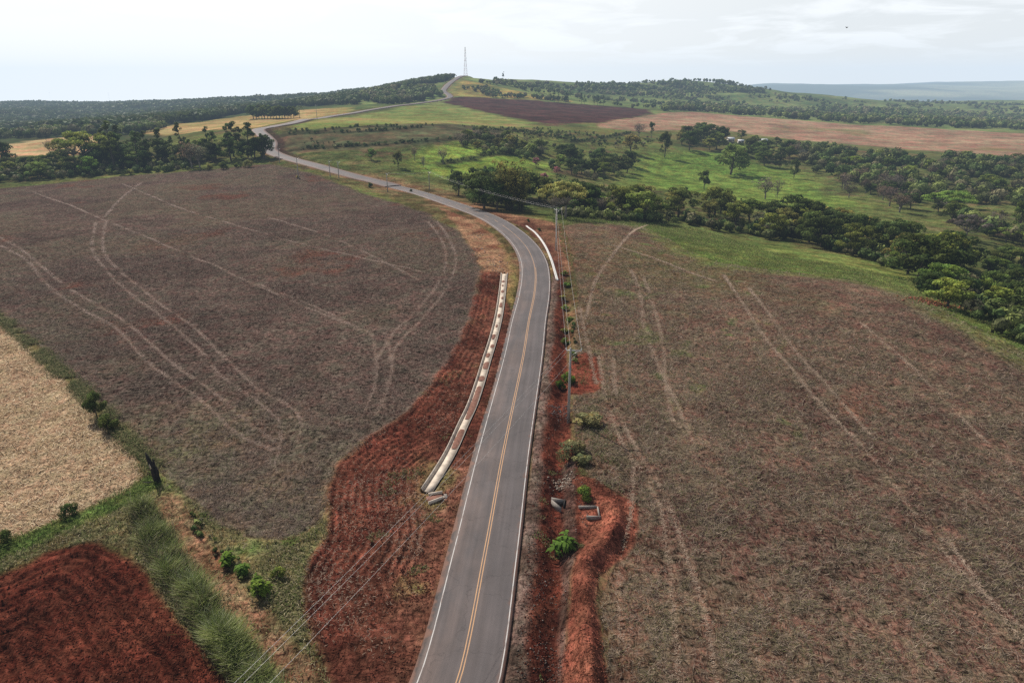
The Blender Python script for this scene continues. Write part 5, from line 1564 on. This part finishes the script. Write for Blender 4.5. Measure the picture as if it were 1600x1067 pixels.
def sweep(path, z, prof, name, mat, parent, closed=True):
    """sweep a cross section (offset, height) along a ground path"""
    t = np.gradient(path, axis=0); t /= np.linalg.norm(t, axis=1, keepdims=True)
    nrm = np.stack([t[:, 1], -t[:, 0]], 1)
    prof = np.array(prof, float); k = len(prof); n = len(path)
    V = np.empty((n, k, 3)); V[..., :2] = path[:, None] + nrm[:, None] * prof[None, :, :1]; V[..., 2] = z[:, None] + prof[None, :, 1]
    ii = np.arange(n * k).reshape(n, k); nx = np.roll(ii, -1, axis=1)
    if not closed:
        ii_, nx = ii[:, :-1], ii[:, 1:]
    else:
        ii_ = ii
    F = np.stack([ii_[:-1].ravel(), nx[:-1].ravel(), nx[1:].ravel(), ii_[1:].ravel()], 1)
    VV = V.reshape(-1, 3)
    caps = []
    if closed and k == 4:
        caps = [ii[0][::-1], ii[-1]]
        F = np.concatenate([F, np.array(caps)])
    return link(name, new_mesh(name, VV, faces4=F, mat=mat), parent)


zc_ch = np.interp(CH_S, CH_S, _cz)
ch = empty('drainage_channel', (CHANNEL[len(CHANNEL) // 2][0], CHANNEL[len(CHANNEL) // 2][1], float(zc_ch[len(CHANNEL) // 2])))
thing(ch, 'long pale concrete drainage channel partly filled with red soil left of the road', 'drainage channel')
inv = -np.array(ch.location)


def sub(o, parent):
    o.matrix_parent_inverse = parent.matrix_world.inverted()
    return o


bpy.context.view_layer.update()
sub(sweep(CHANNEL, zc_ch, [(-.55, -.36), (.55, -.36), (.55, -.50), (-.55, -.50)], 'channel_floor', M_CONC, ch), ch)
sub(sweep(CHANNEL, zc_ch, [(-.84, .05), (-.77, .05), (-.55, -.357), (-.65, -.45)], 'channel_wall', M_CONCD, ch), ch)  # left wall: shade of its inner face put into a darker concrete
sub(sweep(CHANNEL, zc_ch, [(.77, .05), (.84, .05), (.65, -.45), (.55, -.357)], 'channel_wall', M_CONC, ch), ch)
sS = np.arange(0, CH_S[-1], .5)
CPATH = np.stack([np.interp(sS, CH_S, CHANNEL[:, 0]), np.interp(sS, CH_S, CHANNEL[:, 1])], 1); CZ2 = np.interp(sS, CH_S, zc_ch)
spans = [(2, 3.4), (6, 7.8), (9.5, 11), (14, 16), (19, 20.6), (23, 26), (30, 32), (36, 37.6), (41, 43.5), (46, 47.6), (50, 52.2), (54, 57), (60, 62.2), (64, 75.5), (78.5, 84)]
for a, b in spans:
    k = (sS >= a) & (sS <= b)
    if k.sum() < 4:
        continue
    w = rng.uniform(.42, .60) if a > 50 else rng.uniform(.2, .42); off = rng.uniform(-.16, .16)
    n_ = int(k.sum()); prof = np.linspace(-w, w, 5)
    t = np.linspace(0, 1, n_)
    P0 = CPATH[k]; tt = np.gradient(P0, axis=0); tt /= np.linalg.norm(tt, axis=1, keepdims=True); nn = np.stack([tt[:, 1], -tt[:, 0]], 1)
    wid = np.clip(np.sin(t * math.pi), .04, 1) ** .14 * rng.uniform(.85, 1.15, n_)
    V = np.empty((n_, 5, 3)); V[..., :2] = P0[:, None] + nn[:, None] * (np.clip(prof[None] * wid[:, None] + off, -.54, .54))[..., None]
    V[..., 2] = CZ2[k][:, None] - .348 + .13 * (1 - (prof / w) ** 2)[None] * wid[:, None] * rng.uniform(.6, 1.2, (n_, 1))
    ii = np.arange(n_ * 5).reshape(n_, 5)
    sub(link('silt_deposit', new_mesh('silt_deposit', V.reshape(-1, 3), faces4=np.stack([ii[:-1, :-1].ravel(), ii[:-1, 1:].ravel(), ii[1:, 1:].ravel(), ii[1:, :-1].ravel()], 1), mat=M_SILT, smooth=True), ch), ch)

gz_ = surf(GUTTER[:, 0], GUTTER[:, 1])
gs_ = np.array([np.hanning(9) @ np.pad(gz_, 4, mode='edge')[i:i + 9] / np.hanning(9).sum() for i in range(len(gz_))])
gt = empty('roadside_gutter', (GUTTER[len(GUTTER) // 2][0], GUTTER[len(GUTTER) // 2][1], float(gs_[len(GUTTER) // 2])))
thing(gt, 'white concrete gutter curving round the outside of the road bend', 'gutter')
bpy.context.view_layer.update()
sub(sweep(GUTTER, gs_, [(-.28, .14), (.15, .10), (.15, -.3), (-.28, -.3)], 'gutter_apron', M_WHITEC, gt), gt)
sub(sweep(GUTTER, gs_, [(.153, .28), (.30, .28), (.30, -.3), (.153, -.3)], 'kerb', M_WHITEC, gt), gt)


def walls(name, label, cat, base, segs, mat, extra=None):
    e = empty(name, tuple(base)); thing(e, label, cat)
    for nm, c, size, rz in segs:
        T = Tubes(); T.box(c, size, rz); link(nm, T.mesh(nm, mat, False), e)
    return e


M_BLACK = plain_mat('near_black', (.02, .017, .015), .8, .3)  # near black, for the culvert mouth and the dark dishes
p = place(672, 778)
cv = walls('culvert_inlet', 'small concrete culvert mouth with splayed walls at the lower end of the channel', 'culvert', p,
           [('wing_wall', (.55, .75, .05), (1.7, .12, .6), .30), ('wing_wall', (.75, -.75, .05), (1.9, .12, .6), .62)], M_CONC)
T = Tubes(); T.box((.55, -.05, .02), (1.9, 1.2, .12), .35); link('floor_slab', T.mesh('floor_slab', M_SILT, False), cv)
T = Tubes(); T.box((1.75, .25, -.12), (.5, 1.2, .3), .12); link('headwall', T.mesh('headwall', M_CONCD, False), cv)
p = place(876, 792)
cv = walls('culvert_outlet', 'concrete culvert outlet with a dark triangular mouth on the right road bank', 'culvert', p,
           [('wing_wall', (-.35, .62, .35), (1.5, .16, .8), -.35), ('wing_wall', (-.55, -.45, .35), (1.9, .16, .8), -1.02)], M_CONCD)
T = Tubes(); T.box((.05, .1, .02), (1.0, 1.0, .10), -.6); link('mouth_floor', T.mesh('mouth_floor', M_BLACK, False), cv)
T = Tubes(); T.box((.42, -.02, .36), (.14, 1.5, .62), -.15); link('headwall', T.mesh('headwall', M_BLACK, False), cv)
p = place(921, 802)
walls('concrete_basin', 'unfinished three sided concrete basin in the red soil right of the culvert', 'basin', p,
      [('basin_wall', (-.1, 1.0, .12), (2.1, .15, .5), 0), ('basin_wall', (1.02, .05, .12), (.15, 1.72, .5), 0), ('basin_wall', (.35, -1.0, .12), (1.6, .15, .5), -.06)], M_CONCD)

# ---------------------------------------------------------------- dead stump
p = place(247, 752)
e = empty('dead_stump', tuple(p)); thing(e, 'leaning charred dead tree stump at the corner of the left field', 'stump')
T = Tubes()
hh = px2m(p, 50)
pts = np.array([(0, 0, -.3), (-.12, 0, .5), (-.35, .05, hh * .45), (-.75, .1, hh * .8), (-.95, .15, hh)])
T.add(pts, [.50, .42, .34, .22, .05], 9)
T.add([(-.2, .1, .8), (-.30, .35, hh * .6), (-.35, .45, hh * .78)], [.22, .16, .03], 7)
T.add([(.1, -.1, .3), (.28, -.2, hh * .42), (.25, -.2, hh * .55)], [.24, .17, .04], 7)
link('trunk', T.mesh('trunk', M_CHAR, False), e)
T = Tubes(); T.add([(-.1, -.2, .2), (-.9, -.5, .12), (-1.6, -.5, .18)], [.15, .1, .05], 6); link('fallen_limb', T.mesh('fallen_limb', M_CHAR), e)
T = Tubes(); T.add([(-.36, -.36, hh * .50), (-.50, -.30, hh * .66)], [.10, .04], 5); link('bare_wood', T.mesh('bare_wood', plain_mat('torn_wood', (.55, .45, .32), .8, .2), False), e)

# ---------------------------------------------------------------- poles and wires
M_POLE = plain_mat('pole_concrete', (.30, .28, .26), .85, .2, 2.0)
M_POLEL = plain_mat('pale_pole', (.46, .42, .38), .85, .2, 2.0)
M_STEEL = plain_mat('galvanised_steel', (.55, .55, .55), .45, .1, 4.0, metallic=.6)
M_PORC = plain_mat('porcelain', (.75, .74, .72), .3, .05)
M_WIRE = plain_mat('aluminium_wire', (.50, .48, .46), .5, .1, 1.0, metallic=.3)


def pole(px, py, hp, label, arm_dir, mat=M_POLE, arm=2.2, shift=.45, full=True, group=None):
    p = place(px, py)
    h = px2m(p, hp) / math.cos(math.atan2(CAMZ - p[2] - 5, p[1]))
    h = float(np.clip(h, 8.5, 12.5))
    e = empty('utility_pole', tuple(p)); thing(e, label, 'utility pole', group)
    T = Tubes(); T.add([(0, 0, -.6), (0, 0, h * .5), (0, 0, h)], [.24, .19, .14], 10); link('shaft', T.mesh('shaft', mat), e)
    ca, sa = math.cos(arm_dir), math.sin(arm_dir)
    tips = []
    if full:
        T = Tubes(); T.box((ca * shift, sa * shift, h - .35), (arm, .10, .12), arm_dir); link('crossarm', T.mesh('crossarm', M_STEEL, False), e)
        T = Tubes(); T.add([(ca * (shift + arm * .3), sa * (shift + arm * .3), h - .38), (ca * .12, sa * .12, h - 1.1)], .03, 5); link('brace', T.mesh('brace', M_STEEL), e)
    for f in (-.48, -.22, .48):
        o = shift + arm * f
        q = np.array([ca * o, sa * o, h - .28])
        if full:
            T = Tubes(); T.add([q, q + (0, 0, .10), q + (0, 0, .13), q + (0, 0, .22), q + (0, 0, .25), q + (0, 0, .32)], [.05, .05, .085, .085, .055, .03], 8); link('insulator', T.mesh('insulator', M_PORC), e)
        tips.append(p + q + np.array([0, 0, .31]))
    return p, h, tips


def wire(a, b, sag, label, r=.016):
    a = np.asarray(a); b = np.asarray(b)
    n = 28
    t = np.linspace(0, 1, n)[:, None]
    pts = a + (b - a) * t
    pts[:, 2] -= (4 * sag * t * (1 - t))[:, 0]
    T = Tubes(); T.add(pts, r, 5)
    o = link('power_line', T.mesh('power_line', M_WIRE))
    thing(o, label, 'power line')


p0, h0, t0 = pole(888, 660, 113, 'nearest tall utility pole with a steel crossarm right of the road', -.12)
p1, h1, t1 = pole(868.5, 391.5, 64, 'pale utility pole on the outside of the road bend', .5, M_POLEL)
p2, h2, t2 = pole(671, 296, 15, 'utility pole half hidden left of the dark roadside trees', 1.0)
P_REST = [(605.7, 300.5, 29, 'utility pole on the left verge of the road in the dip'), (529.6, 278.5, 20, 'right one of two close utility poles beside the far road'), (516, 277, 19, 'left one of two close utility poles beside the far road'),
          (466.5, 279.5, 32, 'utility pole standing in the far corner of the left field'), (437, 255, 14, 'utility pole beside the road at the end of the grove'), (495.5, 187, 23, 'utility pole beside the upper road on the meadow'), (594, 170.5, 12, 'distant utility pole below the hill farm')]
tl = [t2]
for px, py, hp, lb in P_REST:
    a = pole(px, py, hp, lb, .9); tl.append(a[2])
endp = np.array([-37.0, -10.0, 10.5])
names_w = ('left', 'middle', 'right')
for k in range(3):
    off = np.array([.9 * (-1.1 + (0, .55, 2.2)[k]), -.4 * (-1.1 + (0, .55, 2.2)[k]), 0])
    wire(t0[k], endp + off, 1.5, names_w[k] + ' wire running from the nearest pole over the road to the lower left', .011)
    wire(t0[k], t1[k], 1.0, names_w[k] + ' wire between the nearest pole and the pole at the bend', .014)
    wire(t1[k], t2[k], 1.4, names_w[k] + ' wire from the pole at the bend to the roadside trees', .012)
    wire(tl[0][k], tl[1][k], .8, names_w[k] + ' wire between the roadside trees and the pole in the dip', .014)

# ---------------------------------------------------------------- mast on the hill
M_RED = plain_mat('red_mast_paint', (.42, .13, .10), .6, .1)
M_WHT = plain_mat('white_mast_paint', (.70, .70, .70), .6, .1)
p = place(727.5, 117)
e = empty('lattice_mast', tuple(p)); thing(e, 'tall red and white lattice telecom mast on the hilltop', 'mast')
MH = px2m(p, 41)
NS = 12


def mw(f):
    return .5 * (5.6 * (1 - f) ** 1.4 + 1.3)


for i in range(NS):
    f0, f1 = i / NS, (i + 1) / NS
    z0, z1 = f0 * MH, f1 * MH; w0, w1 = mw(f0), mw(f1)
    T = Tubes()
    c0 = [(-w0, -w0), (w0, -w0), (w0, w0), (-w0, w0)]; c1 = [(-w1, -w1), (w1, -w1), (w1, w1), (-w1, w1)]
    for j in range(4):
        j2 = (j + 1) % 4
        T.add([(*c0[j], z0), (*c1[j], z1)], .13, 4)
        T.add([(*c0[j], z0), (*c1[j2], z1)], .06, 4); T.add([(*c0[j2], z0), (*c1[j], z1)], .06, 4)
        T.add([(*c1[j], z1), (*c1[j2], z1)], .06, 4)
    link('lattice_section', T.mesh('lattice_section', M_RED if (i % 2 == 0) else M_WHT), e)
for f, r_, zz_, a in ((.62, .9, 1.4, .5), (.36, .8, -.6, 2.6), (.70, .6, -1.2, 4.2)):
    T = Tubes(); w = mw(f) + .5; c = np.array([math.cos(a) * w, math.sin(a) * w, f * MH]); d = np.array([math.cos(a), math.sin(a), 0])
    T.add([c - d * .3, c, c + d * .35, c + d * .36], [.2, r_ * .7, r_, .05], 12); link('dish_antenna', T.mesh('dish_antenna', M_PORC if f < .6 else M_BLACK), e)
for zf in (.80, .90, .98):
    for a in (0, 2.1, 4.2):
        T = Tubes(); w = mw(zf) + .45; T.box((math.cos(a) * w, math.sin(a) * w, zf * MH), (.35, .5, 2.1), a); link('panel_antenna', T.mesh('panel_antenna', M_STEEL, False), e)
T = Tubes(); T.box((0, 0, .53 * MH), (4.2, 4.2, .25)); link('platform', T.mesh('platform', M_STEEL, False), e)
T = Tubes(); T.add([(0, 0, MH), (0, 0, MH + 2.5)], .05, 5); link('lightning_rod', T.mesh('lightning_rod', M_STEEL), e)

for px, py, lb in ((80, 158, 'faint transmission tower on the left skyline near the photo edge'), (172, 160, 'faint transmission tower on the skyline above the grove')):
    p = place(px, py + 2)
    e = empty('transmission_tower', tuple(p)); thing(e, lb, 'transmission tower')
    H = px2m(p, 17); T = Tubes()
    for sx in (-1, 1):
        for sy in (-1, 1):
            T.add([(sx * 3.2, sy * 3.2, 0), (sx * .8, sy * .8, H * .62), (sx * .5, sy * .5, H)], .16, 4)
    for k in range(7):
        f0, f1 = k / 7, (k + 1) / 7; w0, w1 = 3.2 - 2.8 * f0, 3.2 - 2.8 * f1
        T.add([(-w0, -w0, f0 * H), (w1, -w1, f1 * H)], .09, 4); T.add([(w0, -w0, f0 * H), (-w1, -w1, f1 * H)], .09, 4)
    link('lattice_body', T.mesh('lattice_body', M_STEEL), e)
    for f in (.66, .80, .94):
        T = Tubes(); T.box((0, 0, f * H), (9 - 4 * (f - .66) * 4, .4, .35)); link('crossarm', T.mesh('crossarm', M_STEEL, False), e)

# ---------------------------------------------------------------- farm buildings
M_ROOFW = plain_mat('pale_sheet_roof', (.72, .73, .74), .5, .1, .8)
M_WALL = plain_mat('limewashed_wall', (.50, .46, .42), .85, .15, 1.0)
M_DOOR = plain_mat('door_wood', (.14, .09, .06), .7, .2)
M_PANE = plain_mat('window_glass', (.05, .06, .07), .15, .1)


def farmhouse(px, py, size, rz, label, kind='farm_building'):
    p = place(px, py)
    e = empty(kind, tuple(p), rz); thing(e, label, 'farm building')
    w, d, h = size
    T = Tubes(); T.box((0, 0, h / 2 - .3), (w, d, h + .6)); link('wall', T.mesh('wall', M_WALL, False), e)
    o = .45; rh = d * .28
    V = np.array([(-w / 2 - o, -d / 2 - o, h), (w / 2 + o, -d / 2 - o, h), (w / 2 + o, 0, h + rh), (-w / 2 - o, 0, h + rh), (-w / 2 - o, d / 2 + o, h), (w / 2 + o, d / 2 + o, h)])
    V = np.concatenate([V, V - (0, 0, -.12)]); V[:6, 2] += .02
    F = [(0, 1, 2, 3), (3, 2, 5, 4), (7, 6, 9, 8), (8, 9, 10, 11), (0, 6, 7, 1), (4, 5, 11, 10), (0, 3, 9, 6), (3, 4, 10, 9), (1, 7, 8, 2), (2, 8, 11, 5)]
    link('roof', new_mesh('roof', V, faces4=F, mat=M_ROOFW), e)
    T = Tubes(); T.V.append(np.array([(-w / 2, -d / 2 + .02, h + .28), (-w / 2, d / 2 - .02, h + .28), (-w / 2, 0, h + rh), (w / 2, -d / 2 + .02, h + .28), (w / 2, d / 2 - .02, h + .28), (w / 2, 0, h + rh)]))
    T.F.append(np.array([(0, 1, 2, 2), (4, 3, 5, 5)])); T.n = 6; link('gable', T.mesh('gable', M_WALL, False), e)
    T = Tubes(); T.box((-w * .1, -d / 2 - .02, 1.0), (.95, .08, 2.0)); link('door', T.mesh('door', M_DOOR, False), e)
    for sx in (-.34, .28):
        T = Tubes(); T.box((w * sx, -d / 2 - .02, 1.5), (1.2, .08, 1.0)); link('window', T.mesh('window', M_PANE, False), e)
    return e


farmhouse(575, 154, (12, 8, 3.2), .1, 'long pale roofed farmhouse among trees left of the far road')
farmhouse(598, 157, (13, 9, 3.4), -.35, 'white roofed shed right of the farmhouse on the hill')
farmhouse(1141, 222, (6, 5, 2.8), .2, 'small white roofed farm shed left of the dark ball shaped tree')
farmhouse(1157, 224.5, (5, 4, 2.4), -.1, 'low white shed below the dark ball shaped tree')
farmhouse(1192, 225, (7, 5.5, 3), .25, 'white roofed farmhouse right of the dark ball shaped tree')

# ---------------------------------------------------------------- the bird
bp_ = at_depth(1323, 44, 105.0)
e = empty('bird', tuple(bp_), .5); thing(e, 'small dark bird flying alone high in the right sky', 'bird')
M_BIRD = plain_mat('dark_plumage', (.03, .028, .026), .7, .2)
T = Tubes(); T.add([(0, -.17, .0), (0, -.10, .01), (0, 0, 0), (0, .09, .02), (0, .14, .035), (0, .19, .03)], [.012, .035, .045, .035, .028, .004], 8)
T.V.append(np.array([(-.02, -.14, 0), (.02, -.14, 0), (.05, -.27, -.01), (-.05, -.27, -.01)])); T.F.append(np.array([(0, 1, 2, 3)]) + T.n); T.n += 4
link('body', T.mesh('body', M_BIRD), e)
for sx in (-1, 1):
    V = np.array([(sx * .03, .07, .02), (sx * .03, -.06, .01), (sx * .17, .09, .13), (sx * .17, -.05, .11), (sx * .30, .01, .17), (sx * .31, -.05, .16)])
    link('wing', new_mesh('wing', V, faces4=[(0, 1, 3, 2), (2, 3, 5, 4)], mat=M_BIRD), e)
